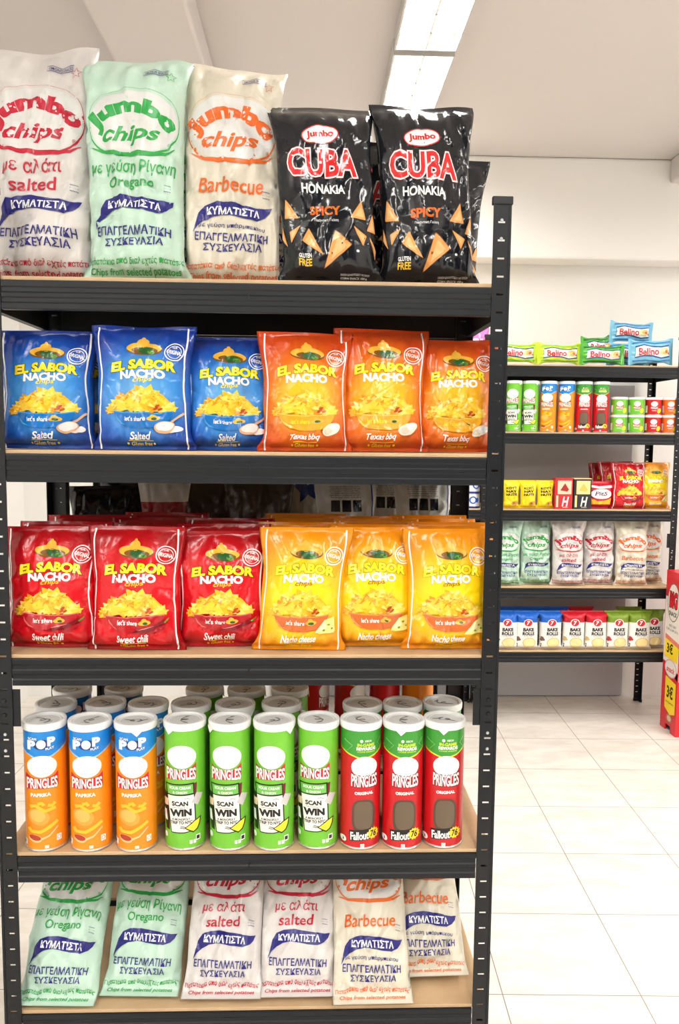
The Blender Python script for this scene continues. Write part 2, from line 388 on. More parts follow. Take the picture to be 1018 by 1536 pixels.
# ------------------------------------------------------------------ pillow packs
def noise2(x, y, seed):
    def h(i, j):
        n = (i * 374761393 + j * 668265263 + seed * 974634777) & 0xffffffff
        n = ((n ^ (n >> 13)) * 1274126177) & 0xffffffff
        return ((n ^ (n >> 16)) & 0xffff) / 65535.0
    x0 = np.floor(x).astype(np.int64); y0 = np.floor(y).astype(np.int64); fx, fy = x - x0, y - y0
    fx = fx * fx * (3 - 2 * fx); fy = fy * fy * (3 - 2 * fy)
    return (h(x0, y0) * (1 - fx) + h(x0 + 1, y0) * fx) * (1 - fy) + (h(x0, y0 + 1) * (1 - fx) + h(x0 + 1, y0 + 1) * fx) * fy
def sm(x): return np.sin(np.clip(x, 0, 1) * PI / 2)
def pouch(W, L, D, seed, H=None, lean=0.0, lean_fn=None, pb=.13, pt=.42, crimp=.012, wr=1.0, curl=0.0, flop=0.0, ni=NI, nj=NJ, flat=.85, slump=0.0, twist=0.0, sealw=1.0):
    """closed ring grid [nj+1, 2*ni]; columns 0..ni are the front sheet left to right, the rest the back"""
    rs = np.random.RandomState(seed)
    v = np.linspace(0, 1, nj + 1); f = crimp / L; tau = np.clip((v - f) / (1 - 2 * f), 0, 1)
    prof = sm(tau / pb) ** .55 * sm((1 - tau) / pt) ** .75
    b = .0007 + D / 2 * prof * (1 + .12 * (noise2(v * 4, v * 0 + .5, seed) - .5))
    # width of each row from the flat film width
    lo = np.full_like(v, .2 * W / 2); hi = np.full_like(v, .502 * W)
    for _ in range(40):
        a = (lo + hi) / 2
        P = PI / 2 * (3 * (a + b) - np.sqrt((3 * a + b) * (a + 3 * b)))
        big = P > W * .998; hi = np.where(big, a, hi); lo = np.where(big, lo, a)
    ph = np.linspace(0, PI, 241)
    ax = -np.cos(ph)[None, :] * a[:, None]; ay = (np.sin(ph) ** flat)[None, :] * b[:, None]
    seg = np.hypot(np.diff(ax, axis=1), np.diff(ay, axis=1)); cum = np.concatenate([np.zeros((nj + 1, 1)), np.cumsum(seg, 1)], 1); cum /= cum[:, -1:]
    fr = np.linspace(0, 1, ni + 1)
    X = np.empty((nj + 1, ni + 1)); Y = np.empty((nj + 1, ni + 1))
    for j in range(nj + 1):
        X[j] = np.interp(fr, cum[j], ax[j]); Y[j] = np.interp(fr, cum[j], ay[j])
    u = np.linspace(-1, 1, ni + 1)[None, :]; vv = v[:, None]; pr = prof[:, None]
    def disp(sd):
        q = noise2(u * 2.1 + 9, vv * L / W * 2.1 + 3, sd) - .5
        w1 = noise2(u * 1.2 + 3, vv * 2, sd + 7) - .5
        r1 = 1 - np.abs(2 * noise2(u * 2.6 + 2.2 * vv + w1 * 2 + 20, vv * L / W * 2.4 - u * .9 + 5, sd + 1) - 1)
        r2 = 1 - np.abs(2 * noise2(u * 3.4 - 3.0 * vv + 31, vv * L / W * 4.2 + u * 1.6 + w1 * 2 + 8, sd + 2) - 1)
        d = (.009 * q + .0042 * (r1 ** 4) - .0034 * r2 ** 5) * pr ** .7
        top = np.exp(-np.clip((1 - f) - vv, 0, 1) * L / .045); bot = np.exp(-np.clip(vv - f, 0, 1) * L / .03)
        pl = np.sin(2 * PI * (u * 2.2 + 1.3 * noise2(u * 3 + 4, vv * 3, sd + 3))) * .0038
        d = d + pl * (top + bot) * np.clip(pr * 2.2, 0, 1)
        d = d + .0045 * np.abs(u) ** 3 * (noise2(vv * L / .02 + 3, u * 2 + 5, sd + 4) - .5) * 2 * pr * (1 - u ** 8)
        return d * wr
    Yf = -(Y + disp(seed * 7 + 1)); Yb = Y * .95 + disp(seed * 7 + 77) * .7
    yc = .009 * wr * (noise2(u * 1.3 + 4, vv * 2 + seed, seed + 5) - .5) * np.exp(-(1 - vv) * L / .05) * 2
    yc = yc + curl * np.clip((vv - .84) / .16, 0, 1) ** 2
    Yf = Yf + yc; Yb = Yb + yc
    X = X * (1 + .03 * (noise2(vv * 5, u * .8 + 3, seed + 6) - .5) * pr)
    X = X * (1 - (1 - sealw) * (np.exp(-np.clip((1 - f) - vv, 0, 1) * L / .02) + np.exp(-np.clip(vv - f, 0, 1) * L / .02)))
    # path of the middle line
    if lean_fn is None: th = np.full_like(v, lean)
    else: th = np.array([lean_fn(t) for t in v])
    st = np.full_like(v, (H or L) / nj)
    my = np.concatenate([[0], np.cumsum(np.sin(th[:-1]) * st[:-1])]); mz = np.concatenate([[0], np.cumsum(np.cos(th[:-1]) * st[:-1])])
    sx = slump * np.sin(PI * v) + twist * v
    def put(Xs, Ys):
        Z = mz[:, None] + 0 * Xs
        drop = flop * (np.abs(u[:, :Xs.shape[1]]) ** 5 if Xs.shape[1] == ni + 1 else 0) * np.exp(-(1 - vv) * L / .03)
        return np.stack([Xs + sx[:, None], my[:, None] + Ys * np.cos(th)[:, None], Z - Ys * np.sin(th)[:, None] - drop], 2)
    Pf = put(X, Yf); Pb = put(X, Yb)
    G = np.concatenate([Pf, Pb[:, -2:0:-1]], 1)
    G[:, 0] = (Pf[:, 0] + Pb[:, 0]) / 2; G[:, ni] = (Pf[:, ni] + Pb[:, ni]) / 2
    G[:, :, 2] -= G[:, :, 2].min()
    du = np.roll(G, -1, 1) - np.roll(G, 1, 1); dv = np.gradient(G, axis=0)
    N = np.cross(du, dv); N /= np.maximum(np.linalg.norm(N, axis=2, keepdims=True), 1e-12)
    return G, N
def bag(kind, name, label, cat, group, loc, rz, W, L, D, seed, seals=True, seal_mat=None, **kw):
    """kind: dict(art, base=[mats], base_v=[v limits]); one thing: printed pouch + its two sealed edges as parts"""
    G, N = pouch(W, L, D, seed, **kw)
    nj = G.shape[0] - 1; n2 = G.shape[1]; ni = n2 // 2
    V = G.reshape(-1, 3); NN = N.reshape(-1, 3)
    uu = np.concatenate([np.linspace(0, 1, ni + 1), np.linspace(1, 0, ni + 1)[1:-1]]); UV = np.stack([np.tile(uu, nj + 1), np.repeat(np.linspace(0, 1, nj + 1), n2)], 1)
    base = kind['base']; lim = kind.get('base_v', [1.01])
    kt = max(2, int(round(kw.get('crimp', .012) / L * nj)))
    F = []; M = []; Ft = []; Fb = []
    for j in range(nj):
        mi = next(i for i, q in enumerate(lim) if (j + .5) / nj < q)
        for i in range(n2):
            q = (j * n2 + i, j * n2 + (i + 1) % n2, (j + 1) * n2 + (i + 1) % n2, (j + 1) * n2 + i)
            if seals and j >= nj - kt: Ft.append(q)
            elif seals and j < kt: Fb.append(q)
            else: F.append(q); M.append(mi)
    mats = list(base); o = len(V)
    A = kind['art']
    if A is not None and len(A['uv']):
        gi = np.clip((A['uv'][:, 0] + 1) / 2 * ni, 0, ni - 1e-6); gj = np.clip(A['uv'][:, 1] * nj, 0, nj - 1e-6)
        i0 = gi.astype(int); j0 = gj.astype(int); fx = (gi - i0)[:, None]; fy = (gj - j0)[:, None]
        def bil(Q): return (Q[j0, i0] * (1 - fx) + Q[j0, (i0 + 1) % n2] * fx) * (1 - fy) + (Q[j0 + 1, i0] * (1 - fx) + Q[j0 + 1, (i0 + 1) % n2] * fx) * fy
        nn = bil(N); nn /= np.maximum(np.linalg.norm(nn, axis=1, keepdims=True), 1e-9)
        pp = bil(G) + nn * (.0007 + .0003 * A['lay'])[:, None]
        V = np.vstack([V, pp]); NN = np.vstack([NN, nn]); UV = np.vstack([UV, A['uv'] * [.5, 1] + [.5, 0]])
        F += [tuple(k + o for k in f) for f in A['F']]; M += list(A['M'] + len(mats)); mats += A['mats']
    ob = mk(name, V, F, mats, None, M, True, NN, UV)
    ob.location = loc; ob.rotation_euler = (0, 0, rz); tag(ob, label, cat, group)
    if seals:
        for nm, ff, mi in (('top_seal', Ft, -1), ('bottom_seal', Fb, 0)):
            ids = sorted({k for f in ff for k in f}); mp = {k: i for i, k in enumerate(ids)}
            mk(nm, V[ids], [tuple(mp[k] for k in f) for f in ff], [seal_mat or base[mi]], ob, None, True, NN[ids], UV[ids])
    return ob

# ------------------------------------------------------------------ art of each kind
def arch(Rr, k=1.0):
    def w_(x, y):
        t = x / Rr * k; rr = Rr - y
        return rr * np.sin(t), Rr - rr * np.cos(t)
    return w_
def bow(h, half): return lambda x, y: (x, y + h * (x / half) ** 2)

def jumbo_art(colname, rgb, dark, l1, l2, extra=None):
    A = Art(.000343, 735, 1280, .19, .385)
    c = matte(colname, rgb); wh = matte('logowhite', (222, 222, 220)); nv = matte('navy', (38, 36, 120)); nw = matte('white', (246, 247, 245))
    A.ell(735, 528, 226, 166, c, n=44, p=.82); A.up(); A.ell(735, 524, 222, 160, matte('pack_' + colname, (0, 0, 0)), n=44, p=.82); A.up()
    A.ell(737, 528, 214, 150, wh, n=44, p=.86); A.up()
    # heavy stroke below and thin hairline inside
    A.stroke([(530, 650), (590, 668), (660, 678), (740, 686), (820, 686), (890, 676), (940, 650)], [4, 14, 20, 24, 22, 14, 4], c)
    A.text('Jumbo', 731, 456, 468, 104, c, bold=.055, warp=lambda x, y: arch(240, 1.0)(x, y * (.92 + .22 * (x / 215) ** 2)))
    A.text('chips', 727, 594, 280, 98, c, bold=.03, shear=.32, rot=-.03)
    A.text('®', 912, 630, 18, 18, c)
    A.text(l1[0], l1[1], l1[2], l1[3], l1[4], c, bold=.012, shear=.12, rot=.02)
    if l2: A.text(l2[0], l2[1], l2[2], l2[3], l2[4], c, bold=.012, shear=.08)
    for i in range(3): A.text(['~~~~', '(~~)', '~~~'][i], 905, 830 + 14 * i, 36, 5, nv, rot=.12)
    A.poly([(537, 1032), (552, 985), (568, 932), (598, 897), (645, 884), (710, 882), (780, 893), (850, 902), (900, 908), (938, 904), (925, 930), (900, 952), (860, 965), (800, 960), (740, 950), (690, 945), (640, 952), (600, 970), (565, 995)], nv)
    A.up(); A.text('ΚΥΜΑΤΙΣΤΑ', 742, 927, 262, 38, nw, bold=.03, rot=.045); A.up(-1)
    if extra: A.text(extra, 735, 995, 330, 26, nv, bold=.01, rot=.05, warp=bow(8, 165))
    A.text('ΕΠΑΓΓΕΛΜΑΤΙΚΗ', 732, 1052, 368, 42, nv, bold=.018, rot=.03)
    A.text('ΣΥΣΚΕΥΑΣΙΑ', 738, 1105, 288, 38, nv, bold=.018, rot=.01)
    A.text('Πατατάκια από διαλεχτές πατάτες', 735, 1196, 500, 36, c, bold=.012, shear=.2)
    A.text('Chips from selected potatoes', 735, 1240, 455, 38, c, bold=.012, shear=.2)
    # small boxed maker line and star at the top right corner
    A.stroke([(782, 266), (905, 262), (905, 288), (784, 294)], 3, nv, closed=True); A.text('OMONOS SNACKS', 846, 278, 112, 15, nv, bold=.01, rot=-.04)
    st = [(918 + (26 if i % 2 == 0 else 11) * math.sin(i * PI / 5), 302 - (26 if i % 2 == 0 else 11) * math.cos(i * PI / 5)) for i in range(10)]
    A.stroke(st, 3, c, closed=True)
    return A.finish(NI, NJ)
def pk(colname, rgb): return matte('pack_' + colname, rgb)
WHITE_PK = pk('red', (219, 214, 211)); GREEN_PK = pk('green', (192, 221, 203)); CREAM_PK = pk('orange', (220, 213, 195))
JR = dict(base=[WHITE_PK], art=jumbo_art('red', (190, 30, 55), 0, ('με αλάτι', 720, 752, 270, 74), ('salted', 722, 832, 220, 60)))
JG = dict(base=[GREEN_PK], art=jumbo_art('green', (38, 160, 70), 0, ('με γεύση Ρίγανη', 738, 752, 420, 74), ('Oregano', 730, 826, 220, 62)))
JO = dict(base=[CREAM_PK], art=jumbo_art('orange', (228, 105, 40), 0, ('Barbecue', 730, 800, 320, 74), None, 'με γεύση μπάρμπεκιου'))

def cuba_art():
    A = Art(.00045, 250, 785, .19, .325)
    wh = gloss('white', (248, 248, 246)); rd = gloss('red', (220, 42, 45)); og = gloss('orange', (240, 105, 30)); tan = gloss('tan', (226, 160, 92)); tan2 = gloss('tan_light', (240, 188, 125)); dk = gloss('crust', (150, 85, 35))
    yl = gloss('yellow', (245, 195, 50)); dr = gloss('darkred', (120, 20, 28))
    A.ell(235, 217, 72, 38, wh, rot=-.08); A.up(); A.ring(235, 217, 70, 36, 4, rd, rot=-.08); A.text('Jumbo', 236, 217, 104, 34, rd, bold=.04, rot=-.05); A.up(-1)
    A.text('CUBA', 238, 326, 262, 104, rd, bold=.028, out=[(dr, .06), (wh, .042)], warp=bow(-3, 131))
    A.text('HONAKIA', 236, 426, 166, 36, wh, bold=.03)
    A.text('SPICY', 238, 511, 116, 36, og, bold=.04); A.text('Πικάντικη Γεύση', 240, 548, 92, 12, wh, bold=.01)
    def cone(p):
        P = [Vector(q) for q in p]; c = sum(P, Vector((0, 0))) / 3; out = []
        for i in range(3):
            a, m_, b_ = P[i - 1], P[i], P[(i + 1) % 3]
            for t in (.82, .93): out.append(a.lerp(m_, t).lerp(c, .03))
            out.append(m_.lerp(c, .08))
            out.append(m_.lerp(b_, .07).lerp(c, .03))
        A.poly([q[:] for q in out], dk); A.up()
        A.poly([q.lerp(c, .06)[:] for q in out], tan); A.up()
        A.poly([q.lerp(c + (P[1] - c) * .2, .45)[:] for q in out], tan2); A.up(-2)
    for p in ([(272, 580), (338, 640), (216, 740)], [(170, 575), (138, 626), (226, 690)], [(84, 455), (74, 540), (138, 542)], [(142, 565), (92, 590), (98, 636)],
              [(382, 460), (396, 545), (328, 540)], [(340, 566), (398, 602), (378, 645)], [(428, 510), (394, 585), (446, 590)], [(405, 600), (448, 650), (436, 690)], [(60, 560), (52, 610), (86, 650)]): cone(p)
    A.text('GLUTEN', 150, 684, 50, 17, wh, bold=.03); A.text('FREE', 150, 709, 52, 26, yl, bold=.03)
    A.text('ΠΡΟΪΟΝ ΚΑΛΑΜΠΟΚΙΟΥ ΜΕ ΓΕΥΣΗ', 345, 746, 116, 8, wh, bold=.01); A.text('CORN SNACK 150 g', 340, 758, 105, 8, wh, bold=.01)
    A.ell(356, 663, 6, 5, wh)
    return A.finish(NI, NJ)
CU = dict(base=[gloss('black', (22, 24, 30))], art=cuba_art())

def nacho_art(key, bowl, bowl2, flav, chips_rgb, stripe=(250, 248, 245), out=(28, 50, 30), extra=None, namecol=(250, 225, 30)):
    A = Art(.000469, 550, 525, .168, .222)
    f = lambda n, c: foil(n, c)
    wh = f('white', (250, 250, 248)); yl = f('nameyellow_' + key, namecol); ol = f('outline_' + key, out); st = f('stripe', stripe)
    y1, y2, y3, y4 = f('chip1', (250, 205, 60)), f('chip2', (243, 182, 40)), f('chip3', (252, 220, 105)), f('chip4', (222, 146, 28))
    for sx in (-1, 1):
        ts = np.linspace(60, 528, 26)
        A.stroke([(550 + sx * (146 + 5 * math.sin(t / 60.0)), t) for t in ts], 5.5, st)
    # broad brimmed straw hat over a plain green pepper
    A.ell(557, 146, 62, 24, f('hatdark', (120, 78, 22)), rot=.05); A.up(); A.ell(556, 143, 60, 21, f('hat', (232, 178, 62)), rot=.05); A.up()
    A.ell(560, 152, 44, 14, f('hatdark', (120, 78, 22)), rot=.05); A.up()
    A.ell(563, 153, 27, 15, f('pepper', (38, 92, 44)), rot=.2); A.ell(582, 160, 13, 8, f('pepper2', (96, 150, 50)), rot=.2)
    A.ell(552, 124, 20, 19, f('hat', (232, 178, 62))); A.ell(551, 106, 6, 7, f('hat', (232, 178, 62))); A.up(-3)
    A.ring(660, 157, 33, 33, 3.5, st); A.ring(660, 157, 24, 24, 2, st); A.text('THE', 661, 140, 18, 7, st, bold=.02); A.text('ORIGINAL', 660, 158, 56, 15, st, bold=.02, rot=.25)
    A.text('EL SABOR', 556, 204, 220, 38, yl, bold=.055, out=[(ol, .035)], warp=bow(12, 108), shear=.05)
    A.text('NACHO', 553, 242, 150, 33, wh, bold=.055, out=[(ol, .02)] if key != 'orange' else None, warp=bow(3, 75))
    A.text('chips', 556, 264, 66, 24, f('chipsword_' + key, chips_rgb), bold=.02, shear=.3, rot=-.06)
    # heap of corn triangles
    r = random.Random(5); 
    top = lambda x: 385 - 98 * max(0, 1 - abs((x - 552) / 118) ** 1.8) ** .8
    for i in range(95):
        x = 446 + 208 * r.random(); t = top(x); y = t + 12 + (380 - t - 10) * (i / 95) ** .8 * r.uniform(.7, 1)
        a = r.uniform(0, 2 * PI); sz = r.uniform(19, 30)
        p = [(x + sz * r.uniform(.8, 1.1) * math.cos(a + k * 2 * PI / 3), min(392, y + sz * .85 * math.sin(a + k * 2 * PI / 3))) for k in range(3)]
        A.poly(p, [y1, y2, y3, y1, y4][i % 5])
        if i % 12 == 11: A.up()
    A.up()
    for x, y in ((598, 372), (612, 374), (603, 362)): A.ell(x, y, 9, 4, f('spice', (176, 70, 30)), rot=-.5)
    A.poly([(455, 380), (500, 388), (555, 390), (610, 388), (654, 380), (648, 402), (634, 424), (612, 440), (580, 446), (530, 446), (496, 440), (474, 424), (461, 402)], f('bowl_' + key, bowl)); A.up()
    A.stroke([(455, 380), (500, 388), (555, 390), (610, 388), (654, 380)], 4, f('bowlrim_' + key, bowl2))
    A.stroke([(463, 396), (470, 412), (484, 428), (500, 436)], [1, 5, 5, 1], f('bowlrim_' + key, bowl2))
    A.text("let's share", 532, 411, 68, 18, wh if key != 'orange' else yl, bold=.015)
    A.ell(590, 411, 21, 9, f('hat', (232, 178, 62)), rot=-.1); A.ell(588, 403, 9, 7, f('hat', (232, 178, 62))); A.up(); A.ell(592, 413, 9, 5, f('pepper', (38, 92, 44))); A.up()
    if key == 'blue':
        A.stroke([(632, 432), (662, 410), (690, 388)], [10, 7, 9], f('wood', (214, 168, 128))); A.ell(656, 448, 32, 13, f('salt', (240, 226, 222)))
        A.up(); A.ell(628, 440, 36, 22, f('wood', (214, 168, 128)), rot=-.25); A.up(); A.ell(628, 437, 31, 17, f('salt', (240, 226, 222)), rot=-.25); A.up(-2)
    elif key == 'red':
        A.stroke([(548, 448), (570, 440), (595, 436), (620, 428), (644, 414), (660, 404)], [3, 13, 17, 17, 13, 6], f('chili', (120, 14, 26))); A.stroke([(590, 450), (615, 446), (640, 434), (662, 420)], [4, 12, 14, 5], f('chili2', (160, 20, 30)))
        A.up(); A.stroke([(560, 438), (590, 431), (620, 421)], [1, 4, 1], f('chilishine', (232, 130, 130))); A.stroke([(655, 412), (668, 400), (672, 394)], [6, 5, 3], f('pepper2', (96, 150, 50))); A.up(-1)
    elif key == 'yellow':
        A.poly([(606, 452), (640, 400), (672, 388), (682, 440), (676, 452)], f('cheese', (248, 226, 130))); A.up(); A.poly([(606, 452), (640, 400), (650, 430)], f('cheese2', (255, 242, 180)))
        for x, y in ((655, 418), (668, 434), (640, 440)): A.ell(x, y, 5, 4, f('herb', (120, 150, 50)))
        A.up(-1)
    else:
        A.ell(640, 440, 36, 20, f('garlic', (238, 226, 205)), rot=-.4); A.up(); A.ell(628, 446, 17, 12, f('garlic2', (220, 204, 180)), rot=-.3); A.ell(650, 432, 16, 10, f('white', (250, 250, 248)), rot=-.5); A.up(-1)
    A.text(flav[0], 548, 470, flav[1], 26, wh, bold=.02, shear=.35, rot=-.02)
    A.stroke([(508, 486), (590, 486)], 1.5, yl); A.text('Gluten free', 548, 496, 70, 12, yl, bold=.01, shear=.3)
    for x in (504, 592): A.ell(x, 496, 3.5, 3.5, yl, n=8)
    return A.finish(NI, NJ)
NB = dict(base=[foil('blue', (45, 120, 205), ((.0, (112, 176, 228)), (.30, (62, 140, 214)), (.48, (28, 84, 176)), (.62, (20, 52, 140))))], art=nacho_art('blue', (18, 108, 186), (70, 160, 225), ('Salted', 74), (250, 225, 60), out=(20, 50, 70)))
NO = dict(base=[foil('orange', (225, 110, 30), ((.0, (250, 208, 48)), (.20, (244, 180, 30)), (.38, (226, 112, 26)), (.58, (194, 66, 20))))], art=nacho_art('orange', (232, 164, 36), (250, 205, 80), ('Texas bbq', 104), (250, 205, 40), out=(150, 90, 20)))
NR = dict(base=[foil('red', (205, 14, 28), ((.0, (222, 26, 36)), (.45, (202, 12, 26)), (.62, (150, 8, 18))))], art=nacho_art('red', (176, 22, 30), (228, 110, 105), ('Sweet chili', 110), (246, 190, 40), out=(60, 40, 12)))
NY = dict(base=[foil('yellow', (248, 196, 20), ((.0, (255, 232, 20)), (.28, (252, 212, 16)), (.45, (242, 170, 18)), (.60, (228, 138, 16))))], art=nacho_art('yellow', (206, 104, 46), (236, 150, 90), ('Nacho cheese', 124), (176, 110, 20), stripe=(255, 246, 214), out=(122, 130, 20)))

# ------------------------------------------------------------------ front rack: top shelf
JG_GRP = 'tall white-label crisp bags on the top shelf'
def jumbo(kind, flavour, label, X, Y, z, seed, rz=0.0, W=.198, L=.40, D=.072, H=.362, lean=.05, group=JG_GRP, **kw):
    kw.setdefault('wr', 2.4)
    return bag(kind, 'crisp_bag', label, 'crisp bag', group, (X, Y, z), rz, W, L, D, seed, H=H, lean=lean, crimp=.010, pt=.30, pb=.10, **kw)
EPS = .0012
z1 = ZT[0] + EPS
jumbo(JR, 'r', 'tall white crisp bag with red print at the left end of the top shelf', -.372, .088, z1, 11, rz=.0, W=.208, H=.409, L=.425, D=.076, lean=.02, curl=.012)
jumbo(JG, 'g', 'tall pale green crisp bag with green print standing on the top shelf', -.198, .050, z1, 22, rz=-.02, W=.193, H=.388, lean=.03, flop=.006, curl=.03)
jumbo(JO, 'o', 'tall cream crisp bag with orange print beside the black bags', -.034, .080, z1, 33, rz=.02, W=.194, H=.397, lean=.03, curl=.035, wr=2.6)
jumbo(JR, 'r', 'tall white red-print crisp bag half hidden behind the front red one', -.325, .185, z1, 44, rz=-.05, H=.355)
jumbo(JG, 'g', 'tall pale green crisp bag hidden behind the front green one', -.165, .150, z1, 45, rz=.04, H=.33)
jumbo(JO, 'o', 'tall cream orange-print crisp bag peeking out behind the front orange one', .000, .200, z1, 46, rz=.05, H=.345, wr=1.4)
CG = 'black corn cone bags on the top shelf'
def cuba(label, X, Y, seed, rz=0.0, H=.300, **kw):
    return bag(CU, 'corn_snack_bag', label, 'snack bag', CG, (X, Y, z1), rz,   .188, .325, .064, seed, H=H, crimp=.012, pt=.34, pb=.12, wr=1.35, **kw)
cuba('glossy black corn snack bag beside the cream orange-print crisp bag', .143, .050, 51, rz=.05, H=.316, lean=.03, curl=.03, twist=-.022)
cuba('glossy black corn snack bag at the right end of the front row', .318, .068, 52, rz=.02, H=.324, lean=.02, curl=.02, twist=-.016)
cuba('black corn snack bag standing behind between the two front black bags', .196, .160, 53, rz=-.05, H=.285, lean=.02)
cuba('black corn snack bag peeking out behind the right black one', .345, .205, 54, rz=.05, H=.275, lean=.03, twist=.02)
def puffs_art():
    A = Art(.00045, 250, 785, .19, .325)
    A.rect(30, 470, 440, 600, foil('cream', (246, 226, 168))); A.poly([(30, 600), (150, 640), (260, 560), (470, 610), (470, 790), (30, 790)], foil('coral', (222, 92, 62)))
    A.up(); A.poly([(30, 700), (200, 650), (300, 760), (470, 690), (470, 790), (30, 790)], foil('crimson', (176, 40, 48)))
    A.up(); A.ring(120, 680, 34, 42, 9, foil('white', (250, 250, 248))); A.stroke([(120, 630), (120, 735)], 8, foil('white', (250, 250, 248)))
    A.text('CHIPS', 320, 520, 120, 40, foil('plum', (92, 40, 92)), bold=.03, rot=-.1)
    return A.finish(NI, NJ)
PF = dict(base=[foil('puffwhite', (240, 238, 232))], art=puffs_art())
PG = 'white and red snack bags behind the black ones'
bag(PF, 'snack_bag', 'white and red snack bag behind the left black bag', 'snack bag', PG, (.085, .29, z1), .1, .175, .30, .06, 61, H=.27, lean=.02)
bag(PF, 'snack_bag', 'white and pink-red snack bag showing between the two black bags', 'snack bag', PG, (.252, .285, z1), -.05, .175, .30, .06, 62, H=.26, lean=.02)

# ------------------------------------------------------------------ second and third shelf: corn chip bags
def nacho(kind, label, grp, X, Y, z, seed, rz=0.0, H=.212, lean=.06, W=.168, D=.060, wr=1.35, **kw):
    return bag(kind, 'corn_chip_bag', label, 'corn chip bag', grp, (X, Y, z), rz, W + .004, .234, D, seed, H=H, lean=lean, wr=wr, crimp=.009, pt=.42, pb=.14, **kw)
z2, z3 = ZT[1] + EPS, ZT[2] + EPS
GB, GO, GR, GY = ('blue corn chip bags on the second shelf', 'orange corn chip bags on the second shelf', 'red corn chip bags on the third shelf', 'yellow corn chip bags on the third shelf')
nb = [nacho(NB, 'blue corn chip bag at the left end of the second shelf', GB, -.362, .058, z2, 101, rz=.02, H=.209, W=.178),
      nacho(NB, 'blue corn chip bag in the middle of the three, standing furthest forward', GB, -.186, .034, z2, 102, rz=-.02, H=.217, W=.180),
      nacho(NB, 'blue corn chip bag right next to the orange ones', GB, -.041, .062, z2, 103, rz=.06, H=.204, W=.168)]
no = [nacho(NO, 'orange corn chip bag right next to the blue ones', GO, .098, .036, z2, 104, rz=.04, H=.211, W=.168),
      nacho(NO, 'orange corn chip bag in the middle of the three', GO, .236, .058, z2, 105, rz=.02, H=.221, W=.172),
      nacho(NO, 'orange corn chip bag beside the right post', GO, .372, .072, z2, 106, rz=.03, H=.206, W=.160)]
for src, x, lb in ((nb[0], -.345, 'blue corn chip bag hidden behind the leftmost blue one'), (nb[1], -.20, 'blue corn chip bag hidden behind the middle blue one'),
                   (nb[2], -.055, 'blue corn chip bag hidden behind the blue one next to the orange'), (no[0], .090, 'orange corn chip bag hidden behind the first orange one'),
                   (no[1], .225, 'orange corn chip bag hidden behind the middle orange one'), (no[2], .362, 'orange corn chip bag hidden behind the orange one by the post')):
    dup(src, (x, .165, z2), .02, lb)
nr = [nacho(NR, 'red corn chip bag at the left end of the third shelf, front row', GR, -.360, .052, z3, 111, rz=-.03, H=.221, W=.176),
      nacho(NR, 'red corn chip bag in the middle of the front row of three', GR, -.205, .034, z3, 112, rz=-.03, H=.224, W=.176),
      nacho(NR, 'red corn chip bag in the front row next to the yellow ones', GR, -.054, .058, z3, 113, rz=.03, H=.214, W=.176)]
ny = [nacho(NY, 'yellow corn chip bag in the front row next to the red ones', GY, .088, .034, z3, 114, rz=-.04, H=.224, W=.168, twist=.014),
      nacho(NY, 'yellow corn chip bag in the middle of the front row of three', GY, .227, .060, z3, 115, rz=.02, H=.222, W=.168),
      nacho(NY, 'yellow corn chip bag in the front row beside the right post', GY, .362, .042, z3, 116, rz=.02, H=.222, W=.168)]
rows = ('second', 'third', 'fourth')
cols = ('leftmost', 'middle', 'rightmost')
for k in range(3):
    for i in range(3):
        y = .046 + .078 * (k + 1)
        dup(nr[(i + k + 1) % 3], (-.353 + .148 * i + .004 * k, y + (.016 if i == 1 else -.014), z3), .015 * ((i + k) % 3 - 1), 'red corn chip bag in the %s row behind the %s front red one' % (rows[k], cols[i]))
        dup(ny[(i + k + 1) % 3], (.092 + .138 * i - .004 * k, y + (-.014 if i == 1 else .016), z3), .015 * ((i + 2 * k) % 3 - 1), 'yellow corn chip bag in the %s row behind the %s front yellow one' % (rows[k], cols[i]))

